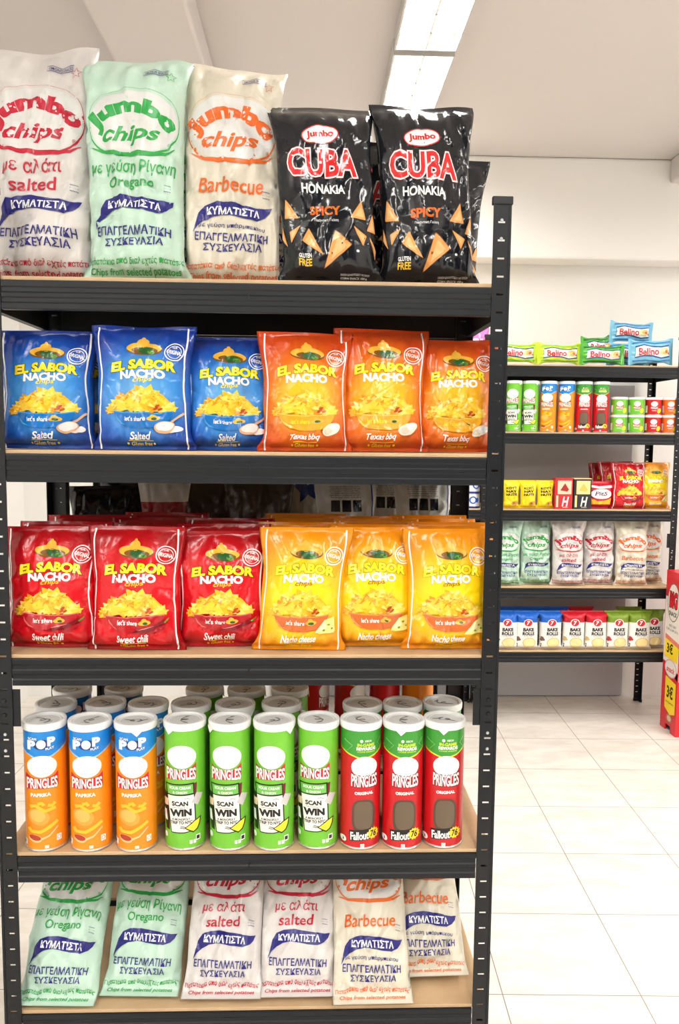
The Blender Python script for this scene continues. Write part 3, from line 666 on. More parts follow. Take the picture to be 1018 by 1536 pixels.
# ------------------------------------------------------------------ fourth shelf: crisp cans
CAN_R, CAN_B = .0372, .226
CN = 48
def can_art(which):
    if which == 'paprika': A = Art(.000306, 247, 1085, 0, CAN_B, R=CAN_R)
    elif which == 'green': A = Art(.000341, 160, 955, 0, CAN_B, R=CAN_R)
    else: A = Art(.0003177, 195, 1005, 0, CAN_B, R=CAN_R)
    wh = pap('white', (248, 247, 244)); rd = pap('bannerred', (206, 30, 50)); bk = pap('black', (24, 22, 24)); nv = pap('navy', (30, 50, 120)); yl = pap('yellow', (248, 214, 50)); dk = pap('maroon', (110, 14, 30))
    if which == 'paprika':
        bl = pap('canblue', (28, 132, 214)); og = pap('canorange', (244, 142, 22)); oy = pap('crispyellow', (250, 190, 40)); oc = pap('crisp', (240, 160, 62)); sp = pap('spoonred', (176, 56, 26))
        A.stroke([(128, 462), (160, 492), (215, 520), (290, 500), (340, 470), (372, 445)], 9, pap('paleblue', (150, 205, 240))); A.up()
        A.poly([(126, 440), (126, 458), (160, 488), (215, 516), (290, 496), (340, 466), (374, 440)], bl); A.up()
        A.ell(232, 430, 48, 30, nv, rot=-.1); A.text('SCAN', 180, 394, 46, 16, wh, bold=.03, out=[(nv, .06)]); A.up()
        A.text('P', 175, 432, 44, 56, wh, bold=.06); A.ell(228, 428, 26, 27, wh); A.text('P', 284, 414, 44, 56, wh, bold=.06); A.text('PLAY', 276, 454, 48, 15, wh, bold=.03, rot=-.15, out=[(nv, .05)])
        A.ell(230, 562, 82, 66, wh)
        A.up(); A.poly([(140, 604), (170, 626), (230, 640), (292, 624), (318, 600), (318, 686), (280, 694), (230, 697), (180, 698), (140, 702)], rd); A.up()
        A.text('PRINGLES', 229, 664, 168, 60, wh, bold=.03, out=[(dk, .03)], warp=lambda x, y: (x, y * (1 + .18 * (x / 84) ** 2))); A.up(-2)
        A.text('PAPRIKA', 220, 735, 112, 22, wh, bold=.04, rot=-.03)
        A.ell(205, 870, 62, 50, oc, rot=.4); A.up(); A.ell(200, 862, 44, 36, pap('crisp2', (246, 180, 90)), rot=.4)
        for p_ in ([(160, 808), (190, 800), (240, 835), (300, 820)], [(258, 800), (280, 806), (298, 788)], [(200, 790), (225, 784), (235, 800)], [(150, 940), (165, 960), (215, 962), (265, 935), (310, 905)]):
            A.stroke(p_, 20, oy)
        A.stroke([(200, 1012), (260, 990), (310, 940)], [16, 9, 6], pap('spoonpale', (246, 196, 140))); A.up(); A.ell(185, 1003, 36, 24, pap('spoonpale', (246, 196, 140)), rot=.2); A.up(); A.ell(184, 998, 32, 17, sp, rot=.2); A.up(-3)
        A.rect(118, 140, 1018, 1054, wh); A.rect(302, 328, 992, 1030, wh); A.rect(236, 258, 1046, 1064, wh); A.up()
        A.text('i', 129, 1036, 8, 24, bk); A.ring(315, 1011, 8, 12, 3, og, n=12); A.ring(247, 1055, 6, 5, 2, og, n=10)
    elif which == 'green':
        g2 = pap('plaque', (110, 190, 84))
        A.ell(146, 438, 76, 64, wh)
        A.up(); A.poly([(65, 486), (95, 506), (145, 516), (195, 500), (222, 472), (222, 562), (190, 560), (145, 560), (100, 564), (65, 568)], rd); A.up()
        A.text('PRINGLES', 143, 532, 152, 58, wh, bold=.03, out=[(dk, .03)], warp=lambda x, y: (x, y * (1 + .18 * (x / 76) ** 2))); A.up(-2)
        A.poly([(60, 590), (210, 582), (212, 650), (66, 656)], bk); A.poly([(204, 588), (225, 584), (222, 650), (206, 655)], dk); A.up(); A.poly([(66, 596), (204, 590), (206, 640), (72, 648)], g2); A.up()
        A.text('SOUR CREAM', 136, 608, 112, 15, wh, bold=.03, rot=-.03); A.text('& ONION', 136, 633, 76, 13, wh, bold=.03, rot=-.03); A.up(-2)
        A.poly([(48, 640), (78, 648), (80, 850), (62, 846), (55, 760)], bk); A.poly([(66, 648), (214, 642), (222, 846), (160, 858), (88, 860)], bk); A.up()
        A.poly([(52, 680), (74, 676), (74, 715), (54, 722)], pap('peach', (238, 206, 176))); A.poly([(50, 745), (64, 742), (70, 800), (56, 800)], wh)
        A.poly([(72, 654), (208, 648), (215, 842), (160, 852), (92, 854)], pap('card', (244, 242, 232))); A.up()
        A.text('SCAN', 136, 695, 86, 26, bk, bold=.045, rot=-.03); A.text('FOR A CHANCE TO', 138, 717, 80, 6, bk, bold=.01); A.text('WIN', 140, 745, 114, 40, bk, bold=.06, rot=-.03)
        A.text('A MONOPOLY', 142, 781, 96, 13, bk, bold=.03, rot=-.03); A.text('TRIP TO NYC', 144, 799, 114, 17, bk, bold=.04, rot=-.03)
        A.poly([(196, 690), (222, 640), (252, 655), (228, 712)], pap('ticket', (205, 200, 200))); A.stroke([(160, 668), (175, 664), (190, 670)], 2, bk)
        A.stroke([(168, 826), (140, 820), (136, 828), (160, 832)], 4, bk); A.poly([(158, 830), (210, 792), (244, 778), (240, 815), (228, 845), (205, 860), (180, 845)], bk); A.up(); A.poly([(166, 829), (212, 798), (238, 786), (234, 814), (223, 840), (205, 852), (184, 840)], pap('crispyl', (240, 232, 50))); A.up(-2)
        for x in (186, 205): A.rect(x, x + 14, 900, 920, wh)
        A.rect(218, 240, 876, 908, wh); A.ell(62, 880, 8, 16, wh); A.up(); A.rect(221, 236, 882, 902, bk)
    else:
        gr = pap('capgreen', (60, 150, 52)); lm = pap('lime', (206, 226, 60)); gy = pap('grey', (90, 88, 86))
        A.stroke([(80, 405), (120, 438), (200, 462), (265, 442), (308, 400)], 9, pap('lime', (206, 226, 60))); A.up()
        A.poly([(78, 380), (78, 402), (120, 434), (200, 458), (265, 438), (310, 396), (310, 380)], gr)
        for q in ([(96, 356), (140, 386), (112, 420)], [(300, 346), (282, 376), (300, 405)]): A.stroke(q, 3, pap('palegreen', (170, 220, 150)))
        A.up(); A.ell(190, 357, 9, 9, wh); A.text('XBOX', 228, 357, 40, 12, wh, bold=.02); A.text('IN-GAME', 215, 380, 98, 19, lm, bold=.045); A.text('REWARDS', 216, 402, 108, 20, wh, bold=.045); A.text('CODE INSIDE', 216, 420, 100, 8, lm, bold=.02)
        A.ell(208, 512, 74, 64, wh)
        A.up(); A.text('PRINGLES', 208, 595, 146, 66, wh, bold=.03, out=[(dk, .05)], warp=lambda x, y: (x, y * (1 + .16 * (x / 73) ** 2) - 6 + 8 * (1 - (x / 73) ** 2))); A.up(-1)
        A.text('ORIGINAL', 207, 666, 106, 18, wh, bold=.045, rot=-.03)
        A.ell(206, 805, 66, 100, pap('panel', (88, 62, 48)), p=.6); A.up(); A.ell(206, 800, 54, 84, pap('panel2', (104, 88, 70)), p=.6); A.up()
        A.poly([(126, 892), (250, 878), (252, 942), (130, 956)], bk); A.up(); A.text('Fallout', 184, 922, 104, 48, wh, bold=.03, shear=.1, rot=-.08)
        A.poly([(262 + (34 if i % 2 else 27) * math.cos(i * PI / 12), 912 + (36 if i % 2 else 29) * math.sin(i * PI / 12)) for i in range(24)], yl); A.up(); A.text('76', 263, 912, 34, 40, bk, bold=.03, shear=.1); A.up(-2)
        A.rect(190, 212, 970, 990, wh); A.ell(96, 955, 16, 18, wh); A.up(); A.ring(201, 980, 6, 6, 2, rd, n=10); A.text('i', 96, 955, 6, 18, bk)
    return A.finish(2 * CN // 2, None)
def can_body(name, art, band_v, cols, parent, R=CAN_R, H=CAN_B, rot=0.0):
    prof = [(R - .0015, 0.0), (R, .003), (R, H * band_v), (R, H)]
    b = MB(); b.lathe(prof, CN, ms=[0, 0, 1]); V = b.V; F = b.F; M = b.M; mats = list(cols)
    N = [(v[0] / R, v[1] / R, 0) for v in V]
    if art:
        o = len(V); th = art['uv'][:, 0] * PI
        # points lie on the chords of the lathe
        k = np.floor((th + PI) / (2 * PI / CN)); t0 = k * 2 * PI / CN - PI; t1 = t0 + 2 * PI / CN; fr = (th - t0) / (2 * PI / CN)
        # same angular share on the straight chord between two lathe columns
        rr = R + .0003 + .00015 * art['lay']
        x = rr * (np.sin(t0) * (1 - fr) + np.sin(t1) * fr); y = -rr * (np.cos(t0) * (1 - fr) + np.cos(t1) * fr); z = np.clip(art['uv'][:, 1], .01, .995) * H
        V = V + list(zip(x, y, z)); N = N + list(zip(np.sin(th), -np.cos(th), 0 * th)); F = F + [tuple(i + o for i in f) for f in art['F']]; M = M + list(art['M'] + len(mats)); mats += art['mats']
    return mk(name, V, F, mats, parent, M, True, N)
LIDM = mat('lid_plastic', (244, 244, 243), rough=.32, spec=.5); LIDI = mat('lid_seal', (222, 222, 221), rough=.35, spec=.6); STEEL = mat('can_steel', (214, 214, 214), rough=.25, metal=.7); SQ = mat('lid_mark', (120, 118, 115), rough=.4)
def can_lid(parent, tab_ang, seed, R=CAN_R, z0=CAN_B, H=.012, tab=True):
    b = MB(); r = random.Random(seed)
    pr = [(R + .0012, z0 - .0015), (R + .0019, z0 + .001), (R + .0022, z0 + H - .003), (R + .0012, z0 + H - .0005), (R - .001, z0 + H), (R - .0035, z0 + H - .0008), (R - .005, z0 + H - .0042),
          (R * .80, z0 + H - .0044), (R * .79, z0 + H - .0036), (R * .76, z0 + H - .0036), (R * .75, z0 + H - .0044), (R * .3, z0 + H - .0046), (.0005, z0 + H - .0046)]
    b.lathe(pr, CN, ms=[0] * 6 + [1, 0, 0, 0, 1, 1])
    # curled pull mark of the seal under the lid
    a = r.uniform(0, 2 * PI); pts = [(.010 * t * math.cos(a) + .007 * math.sin(5 * t + a), .010 * t * math.sin(a) + .006 * math.cos(4 * t + a)) for t in np.linspace(-1.6, 1.6, 15)]
    for i in range(len(pts) - 1):
        p, q = Vector(pts[i]), Vector(pts[i + 1]); d = (q - p); n = Vector((-d.y, d.x)).normalized() * (.0005 + .0011 * abs(math.sin(i * .9)))
        b.add([(*(p + n), z0 + H - .0042), (*(q + n), z0 + H - .0042), (*(q - n), z0 + H - .0042), (*(p - n), z0 + H - .0042)], [(3, 2, 1, 0)], 2)
    lid = b.build('lid', [LIDM, LIDI, SQ], parent, smooth=True)
    if tab:
        t = MB(); c0 = R + .0024
        wv = [(-.30, 0), (-.18, -.35), (0, -1.0), (.18, -.35), (.30, 0)]
        V = [(c0 * math.sin(tab_ang + a_), -c0 * math.cos(tab_ang + a_), z0 + .002 + q * .011) for a_, q in wv] + [((c0 + .0009) * math.sin(tab_ang + a_), -(c0 + .0009) * math.cos(tab_ang + a_), z0 + .002 + q * .011) for a_, q in wv]
        t.add(V, [(0, 1, 2), (0, 2, 4), (2, 3, 4), (5, 7, 6), (5, 9, 7), (7, 9, 8), (0, 5, 6, 1), (1, 6, 7, 2), (2, 7, 8, 3), (3, 8, 9, 4), (4, 9, 5, 0)])
        t.build('lid_tab', LIDM, lid)
    return lid
CAN_SPEC = {'paprika': ((460 - 0, ), pap('canorange', (244, 142, 22)), pap('canblue', (28, 132, 214)), (1085 - 448) * .000306 / CAN_B),
            'green': (None, pap('cangreen', (112, 190, 52)), pap('cangreen', (112, 190, 52)), .5),
            'red': (None, pap('canred', (196, 22, 30)), pap('capgreen', (60, 150, 52)), (1005 - 392) * .0003177 / CAN_B)}
CAN_ART = {k: can_art(k) for k in CAN_SPEC}
def can(which, label, group, loc, rz, tab_ang, seed):
    r = empty('crisp_can', loc, rz); tag(r, label, 'crisp can', group)
    sp = CAN_SPEC[which]
    can_body('can_body', CAN_ART[which], sp[3], [sp[1], sp[2]], r)
    b = MB(); b.lathe([(CAN_R - .004, .0006), (CAN_R - .001, 0), (CAN_R + .0008, .001), (CAN_R + .0008, .0035), (CAN_R + .0001, .0042)], CN, cap0=True); b.build('metal_rim', STEEL, r, smooth=True)
    can_lid(r, tab_ang, seed)
    return r
z4 = ZT[3] + EPS
front = [('paprika', -.377), ('paprika', -.294), ('paprika', -.210), ('green', -.121), ('green', -.038), ('green', .044), ('green', .126), ('red', .205), ('red', .284), ('red', .361)]
words = ['orange and blue crisp can at the left end of the front row', 'orange and blue crisp can in the middle of the three in front', 'orange and blue crisp can in the front row next to the green ones',
         'green crisp can in the front row next to the orange ones', 'green crisp can second from the orange ones in the front row', 'green crisp can second from the red ones in the front row', 'green crisp can in the front row next to the red ones',
         'red crisp can with green top in the front row next to the green ones', 'red crisp can with green top, middle of three in the front row', 'red crisp can with green top at the right end of the front row']
tabs = [2.6, 1.9, .05, -.75, -1.1, .85, 2.4, -1.9, -.12, -.05]
grp = {'paprika': 'orange crisp cans on the fourth shelf', 'green': 'green crisp cans on the fourth shelf', 'red': 'red crisp cans on the fourth shelf'}
yaw = [-.06, -.09, -.04, -.10, -.04, -.08, -.02, .16, .04, .06]
CANS = []
for i, (k, x) in enumerate(front):
    CANS.append(can(k, words[i], grp[k], (x, .040 - .002 * (i % 3), z4), yaw[i] * .5 + math.atan2(.109 - x, 1.46), tabs[i], i))
row2 = [('paprika', -.384, .130), ('paprika', -.289, .134), ('paprika', -.205, .128), ('green', -.122, .128), ('green', -.036, .124), ('green', .054, .130), ('red', .213, .126), ('red', .292, .126), ('red', .372, .134)]
src = {'paprika': CANS[0], 'green': CANS[5], 'red': CANS[7]}
nm = {'paprika': 'orange and blue', 'green': 'green', 'red': 'red and green'}
pos = {'paprika': ['leftmost', 'middle', 'rightmost'], 'green': ['leftmost', 'second', 'third'], 'red': ['leftmost', 'middle', 'rightmost']}
cnt = {}
for k, x, y in row2:
    c = cnt.get(k, 0); cnt[k] = c + 1
    dup(src[k], (x, y, z4), .4 * c - .3, '%s crisp can in the second row behind the %s front %s one' % (nm[k], pos[k][c], k if k != 'paprika' else 'orange'))
for k, x, y, lb in [('paprika', -.379, .222, 'orange and blue crisp can in the third row at the far left'), ('paprika', -.275, .228, 'orange and blue crisp can in the third row, right of the leftmost'),
                    ('green', -.108, .222, 'green crisp can in the third row, leftmost of the green ones'), ('green', -.022, .220, 'green crisp can in the third row, middle of the green ones'), ('green', .068, .222, 'green crisp can in the third row, rightmost of the green ones')]:
    dup(src[k], (x, y, z4), .7, lb)
for k, x, y, lb, rz in [('red', .118, .47, 'red crisp can on the rear rack, leftmost of those seen past the lids', .9), ('red', .205, .46, 'red crisp can on the rear rack seen between the green and red lids', .5),
                        ('red', .288, .47, 'red crisp can on the rear rack beside the orange one', 2.2), ('paprika', .366, .455, 'orange crisp can on the rear rack seen behind the right red ones', 2.4)]:
    dup(src[k], (x, y, z4), rz, lb, 'crisp cans on the rear rack')

# ------------------------------------------------------------------ bottom shelf: tall crisp bags lying back
z5 = ZT[4] + EPS
BG = 'tall crisp bags leaning back on the bottom shelf'
def lying(t):
    R_ = math.radians
    def ease(a, b): k = min(1, max(0, (t - a) / (b - a))); return k * k * (3 - 2 * k)
    return R_(84) + R_(30 - 84) * ease(.03, .15) + R_(42 - 30) * ease(.2, .42) + R_(84 - 40) * ease(.64, .80)
low = [(JG, -.362, -.04, 'pale green crisp bag leaning back at the left end of the bottom shelf', .002),
       (JG, -.210, -.04, 'pale green crisp bag leaning back next to the red-print ones', .012),
       (JR, -.054, -.02, 'white crisp bag with red print leaning back next to the green ones', .006),
       (JR, .090, .00, 'white crisp bag with red print leaning back next to the orange ones', .000),
       (JO, .231, .01, 'cream crisp bag with orange print leaning back next to the red ones', -.014),
       (JO, .350, .03, 'cream crisp bag with orange print leaning back beside the right post', .050)]
for i, (k, x, rz, lb, y) in enumerate(low):
    bag(k, 'crisp_bag', lb, 'crisp bag', BG, (x, y + (.010 if i % 2 else 0), z5), rz, .167, .340, .060, 200 + i, lean_fn=lying, crimp=.018, pt=.26, pb=.20, wr=2.0, sealw=.90, slump=.0, twist=-.05 * (rz))

# ------------------------------------------------------------------ rear rack, third shelf: backs of crisp bags
def back_art(dark):
    A = Art(.001, 0, 0, .19, .28); c = foil('backtext', (60, 62, 70)); d = foil('backpic', (30, 30, 36)); y_ = foil('backtag', (190, 150, 50)); bl = foil('backblue', (40, 70, 150))
    if not dark:
        for i in range(6): A.text(['συστατικά πατάτες λάδι αλάτι', 'ingredients potatoes oil salt', 'διατροφική αξία ανά 100 g'][i % 3], -5 + (i % 2) * 3, -260 + i * 4.6, 90, 3.4, c, bold=.01)
        for i in range(3): A.rect(-46 + i * 32, -20 + i * 32, -231, -206, d)
        A.rect(0, 46, -273, -265, y_); A.stroke([(76, -276), (78, -150), (75, -30)], 4, bl)
    else:
        A.poly([(-40, -255), (-10, -272), (8, -256), (45, -268), (30, -245), (40, -222), (8, -236), (-20, -218), (-18, -240)], bl)
    return A.finish(NI, NJ)
BK = dict(base=[foil('packblack', (30, 28, 32))], art=None); BR = dict(base=[foil('packbrown', (70, 58, 46))], art=None)
SV = dict(base=[foil('silver', (206, 206, 202))], art=back_art(False)); SV2 = dict(base=[foil('silver2', (180, 180, 176))], art=back_art(True)); RW = dict(base=[foil('packred', (150, 40, 40)), foil('packwhite', (214, 208, 196))], base_v=[.8, 1.01], art=None)
RG = 'crisp bags on the rear rack above the red bags'
for i, (k, x, y, W_, H_, rz, lb) in enumerate([(BK, -.375, .455, .14, .245, .1, 'black snack bag on the rear rack, leftmost above the red bags'), (BK, -.312, .535, .17, .262, -.1, 'black snack bag on the rear rack behind the leftmost black one'),
        (RW, -.228, .455, .12, .268, .1, 'white and red snack bag on the rear rack between black and brown'), (BR, -.140, .53, .17, .268, -.05, 'brown snack bag on the rear rack above the red bags'),
        (BR, -.01, .455, .16, .262, .1, 'brown snack bag on the rear rack behind the red and yellow meeting point'), (SV2, .095, .53, .13, .270, .1, 'silver snack bag with blue splash on the rear rack'),
        (SV, .190, .455, .15, .268, .12, 'silver snack bag with printed back left of the two alike'), (SV, .278, .53, .15, .272, -.05, 'silver snack bag half hidden between two printed silver ones'), (SV, .370, .455, .14, .274, .05, 'silver snack bag with printed back beside the rear right post')]):
    bag(k, 'snack_bag', lb, 'snack bag', RG, (x, y, z3), rz, W_, H_ + .045, .05, 300 + i, H=H_ + .025, lean=.0, crimp=.012, pt=.4, wr=1.4)

# ------------------------------------------------------------------ far rack
YI = YFAR
def far_pouch_art(fn, k, W, L): A = Art(k, 0, 0, W, L); fn(A); return A.finish(NI, NJ)
# top shelf: soft bar packs, long side level
def bar_art(key, body2):
    # art is drawn level, then turned a quarter so the pack's length runs along its seal to seal axis
    A = Art(.001, 0, 0, .095, .21)
    wh = foil('barwhite', (250, 248, 244)); rd = foil('barred', (200, 40, 48)); e1 = foil('bar2_' + key, body2); be = foil('biscuit', (236, 190, 120)); nt = foil('nut', (190, 110, 60)); cr = foil('creamspot', (244, 226, 150)); nv = foil('barnavy', (40, 80, 140))
    E0 = A.E
    A.poly([(-78, -20), (-40, -27), (0, -20), (40, -18), (80, -24), (82, 20), (40, 26), (0, 18), (-40, 16), (-80, 22)], nv); A.up()
    A.poly([(-76, -15), (-40, -22), (0, -15), (40, -13), (78, -19), (79, 15), (40, 21), (0, 13), (-40, 11), (-78, 17)], wh); A.up()
    A.text('Belino', -18, 0, 92, 26, rd, bold=.03); A.ell(46, 0, 15, 13, cr); A.up(); A.ell(58, 0, 15, 13, be); A.up(); A.ell(62, 1, 7, 6, nt); A.ell(74, 8, 5, 5, nt)
    A.up(-2); A.stroke([(-88, -30), (-40, -36), (10, -28), (88, -34)], 6, e1); A.stroke([(-88, 32), (-30, 30), (30, 36), (88, 30)], 6, e1)
    # quarter turn: level x -> up the pack, level y (down) -> pack's width
    A.E = [(np.stack([V[:, 1], -V[:, 0] - 105], 1), F, m, l) for V, F, m, l in E0]
    return A.finish(NI, NJ)
def bar(kind, label, loc, seed, rz=0.0, roll=0.0, W=.105, L=.21):
    o = bag(kind, 'biscuit_pack', label, 'biscuit pack', 'biscuit packs on the far rack', (0, 0, 0), 0, W, L, .05, seed, crimp=.014, pt=.2, pb=.2, wr=1.0)
    # lay the pack on its long edge: up axis -> level
    R_ = Matrix.Rotation(rz, 4, 'Z') @ Matrix.Rotation(roll, 4, 'Y') @ Matrix.Rotation(PI / 2, 4, 'Y')
    zs = [(R_ @ (v.co - Vector((0, 0, L * .47)))).z for q in [o] + list(o.children) for v in q.data.vertices]
    o.matrix_world = Matrix.Translation((loc[0], loc[1], loc[2] - min(zs))) @ R_ @ Matrix.Translation((0, 0, -L * .47))
    return o
LI = dict(base=[foil('barlime', (196, 222, 60))], art=bar_art('lime', (120, 190, 60))); GN = dict(base=[foil('bargreen', (84, 176, 62))], art=bar_art('green', (30, 110, 50))); BU = dict(base=[foil('barblue', (128, 196, 226))], art=bar_art('blue', (60, 130, 190)))
zf = [q + EPS for q in ZF]
bar(LI, 'lime biscuit pack on the far rack, partly behind the black post', (1.060, YI + .04, zf[0]), 401, W=.105)
bar(LI, 'lime biscuit pack on the far rack beside the green one', (1.266, YI + .04, zf[0]), 402, rz=.03, W=.105)
bar(GN, 'green biscuit pack standing on the far rack under another green one', (1.470, YI + .04, zf[0]), 403, W=.100)
bar(GN, 'green biscuit pack tilted up behind the front green one', (1.472, YI + .12, zf[0] + .03), 404, rz=.5, roll=-.1, W=.11)
bar(BU, 'blue biscuit pack at the right end of the far top shelf', (1.700, YI + .035, zf[0]), 405, roll=-.03, W=.125, L=.215)
bar(BU, 'blue biscuit pack behind the front blue one', (1.628, YI + .13, zf[0]), 406, W=.125)
bar(BU, 'blue biscuit pack on top of the other blue ones', (1.640, YI + .13, zf[0] + .108), 407, roll=.04, W=.108)
# cans
fc = [('green', 1.064, 'green crisp can on the far rack beside the black post'), ('green', 1.144, 'green crisp can on the far rack beside the orange ones'), ('paprika', 1.230, 'orange and blue crisp can on the far rack beside the green ones'),
      ('paprika', 1.316, 'orange and blue crisp can on the far rack beside the red ones'), ('red', 1.399, 'red and green crisp can on the far rack beside the orange ones'), ('red', 1.482, 'red and green crisp can on the far rack beside the small cans')]
for k, x, lb in fc: dup(src[k], (x, YI + .045, zf[1]), math.atan2(.109 - x, 3.83), lb, 'crisp cans on the far rack')
def small_can(col, label, loc, rz=-.30):
    r = empty('small_crisp_can', loc, rz); tag(r, label, 'crisp can', 'small crisp cans stacked on the far rack')
    H = .074; A = Art(.001, 0, 0, 0, H, R=CAN_R); wh = pap('white', (248, 247, 244)); rd = pap('bannerred', (206, 30, 50)); yl = pap('crispyl', (240, 232, 50)); bk = pap('black', (24, 22, 24))
    A.ell(2, -52, 15, 12, wh); A.up(); A.poly([(-15, -44), (2, -38), (19, -45), (19, -28), (2, -27), (-15, -28)], rd); A.up(); A.text('PRINGLES', 2, -33.5, 30, 10, wh, bold=.02); A.up(-2)
    A.text('ORIGINAL', 2, -21, 22, 4, wh, bold=.02); A.ell(24, -20, 8, 12, yl, rot=.3); A.rect(-36, -28, -45, -12, wh)
    can_body('can_body', A.finish(CN, None), .5, [col, col], r, H=H)
    b = MB(); b.lathe([(CAN_R - .003, .0004), (CAN_R + .0006, 0), (CAN_R + .0006, .003), (CAN_R, .0035)], CN, cap0=True); b.build('metal_rim', STEEL, r, smooth=True)
    can_lid(r, 0, 3, z0=H, H=.0095, tab=False)
    return r
sc = [('cangreen', (112, 190, 52), 'green', 1.570), ('cangreen', (112, 190, 52), 'green', 1.653), ('canred', (212, 32, 40), 'red', 1.735), ('canorange2', (230, 110, 30), 'orange', 1.815)]
names = [('lower small green crisp can next to the tall red one', 'upper small green crisp can next to the tall red one'), ('lower small green crisp can next to the red stack', 'upper small green crisp can next to the red stack'),
         ('lower small red crisp can in the far stack', 'upper small red crisp can in the far stack'), ('lower small orange crisp can in the far stack', 'upper small orange crisp can in the far stack')]
sproto = {}
for (mn, c, nm_, x), (l0, l1) in zip(sc, names):
    for k in range(2):
        loc = (x, YI + .045, zf[1] + k * .0836)
        if nm_ in sproto: dup(sproto[nm_], loc, -.30, (l0, l1)[k])
        else: sproto[nm_] = small_can(pap(mn, c), (l0, l1)[k], loc)
# third shelf of the far rack
def nuts(A):
    bk = foil('inkblack', (40, 36, 20))
    for t, y in (('KOYT', -100), ('NAY', -84), ('NUTS', -68)): A.text(t, 0, y, 46, 12, bk, bold=.05, rot=-.05)
    A.ell(14, -26, 17, 9, foil('nutpic', (210, 150, 70)), rot=-.3); A.up(); A.ell(10, -26, 6, 5, foil('crust2', (150, 90, 50)))
NU = dict(base=[foil('nutyellow', (246, 214, 30))], art=far_pouch_art(nuts, .001, .088, .14))
for i, (x, lb) in enumerate([(1.062, 'yellow nut packet on the far rack beside the black post'), (1.145, 'yellow nut packet in the middle of the three'), (1.226, 'yellow nut packet next to the red carton')]):
    bag(NU, 'nut_packet', lb, 'nut packet', 'yellow nut packets on the far rack', (x, YI + .035, zf[2]), .05 * (i - 1), .094, .148, .045, 420 + i, H=.134, lean=.04, wr=.8, seals=True, crimp=.008)
def carton(label, x, body, pic, pic2, top):
    W_, D_, H_ = .084, .05, .142
    A = Art(.001, 0, 0, W_, H_); wh = pap('white', (248, 247, 244))
    A.rect(-30, 36, -134, -70, pic); A.up(); A.poly([(-18, -88), (4, -122), (24, -92), (16, -82)], pic2); A.up(-1)
    A.text('H', 8, -35, 34, 46, wh, bold=.03, shear=.25); A.rect(-36, -26, -64, -8, pic); A.text('mini', 8, -8, 24, 6, wh)
    a = A.finish(None, None, lim=1.0)
    b = MB(); b.box(-W_ / 2, W_ / 2, 0, D_, 0, H_, 0); o = len(b.V)
    V = b.V + [(u * W_ / 2, -.0003 - .00015 * l, v * H_) for (u, v), l in zip(a['uv'], a['lay'])]; F = b.F + [tuple(i + o for i in f) for f in a['F']]; M = b.M + list(a['M'] + 1)
    ob = mk('snack_carton', V, F, [body] + a['mats'], None, M); ob.location = (x, YI + .012, zf[2]); tag(ob, label, 'carton', 'small snack cartons on the far rack')
    lid = MB(); lid.box(-W_ / 2 - .0005, W_ / 2 + .0005, -.0005, D_ + .0005, H_, H_ + .004); lid.build('top_flap', top, ob, bevel=.001)
carton('red snack carton on the far rack beside the yellow nut packets', 1.310, pap('cartonred', (200, 44, 50)), pap('peach', (238, 206, 176)), pap('meat', (170, 40, 40)), pap('cartonred', (200, 44, 50)))
carton('black and cream snack carton on the far rack beside the red one', 1.400, pap('cartonblack', (44, 44, 48)), pap('cartoncream', (246, 214, 150)), pap('cheesepic', (240, 190, 90)), pap('cartoncream', (246, 214, 150)))
def pits(A):
    wh = foil('white', (250, 250, 248)); A.ell(0, -78, 52, 26, wh); A.up(); A.text('PitS', -2, -80, 62, 22, foil('plum', (92, 40, 92)), bold=.02, shear=.2); A.poly([(-48, -56), (-20, -40), (20, -44), (50, -58), (48, -24), (-46, -24)], foil('chip2', (243, 182, 40))); A.up(-1)
    A.stroke([(-56, -122), (-10, -112), (56, -118)], 12, wh)
PT = dict(base=[foil('pitred', (200, 24, 50))], art=far_pouch_art(pits, .001, .14, .145))
bag(PT, 'snack_bag', 'small red and white snack bag left of the big red corn chip bag', 'snack bag', None, (1.494, YI + .045, zf[2]), .05, .142, .15, .06, 430, H=.130, lean=.05)
FG = 'corn chip bags on the far rack'
dup(nr[0], (1.630, YI + .04, zf[2]), .02, 'red corn chip bag in front on the far rack', FG)
dup(nr[1], (1.600, YI + .125, zf[2]), .10, 'red corn chip bag second in line on the far rack', FG)
dup(nr[2], (1.575, YI + .20, zf[2]), .10, 'red corn chip bag last in line on the far rack', FG)
dup(ny[1], (1.768, YI + .078, zf[2]), .0, 'yellow corn chip bag at the right end of the far rack', FG)
# fourth shelf of the far rack
FJ = 'tall crisp bags on the far rack'
fj = [(JG, 1.045, 'pale green tall crisp bag on the far rack beside the black post'), (JG, 1.200, 'pale green tall crisp bag on the far rack next to the red-print ones'), (JR, 1.352, 'white red-print tall crisp bag on the far rack next to the green ones'),
      (JR, 1.510, 'white red-print tall crisp bag on the far rack next to the orange ones'), (JO, 1.662, 'cream orange-print tall crisp bag on the far rack next to the red ones'), (JO, 1.802, 'cream orange-print tall crisp bag at the right end of the far rack')]
for i, (k, x, lb) in enumerate(fj):
    jumbo(k, '', lb, x - (.03 if i == 5 else 0), YI + (.05, .075, .05, .075, .05, .13)[i], zf[3], 440 + i, rz=.03 * ((i * 2) % 3 - 1), W=.172, L=.37, D=.065, H=.315, lean=.03, group=FJ)
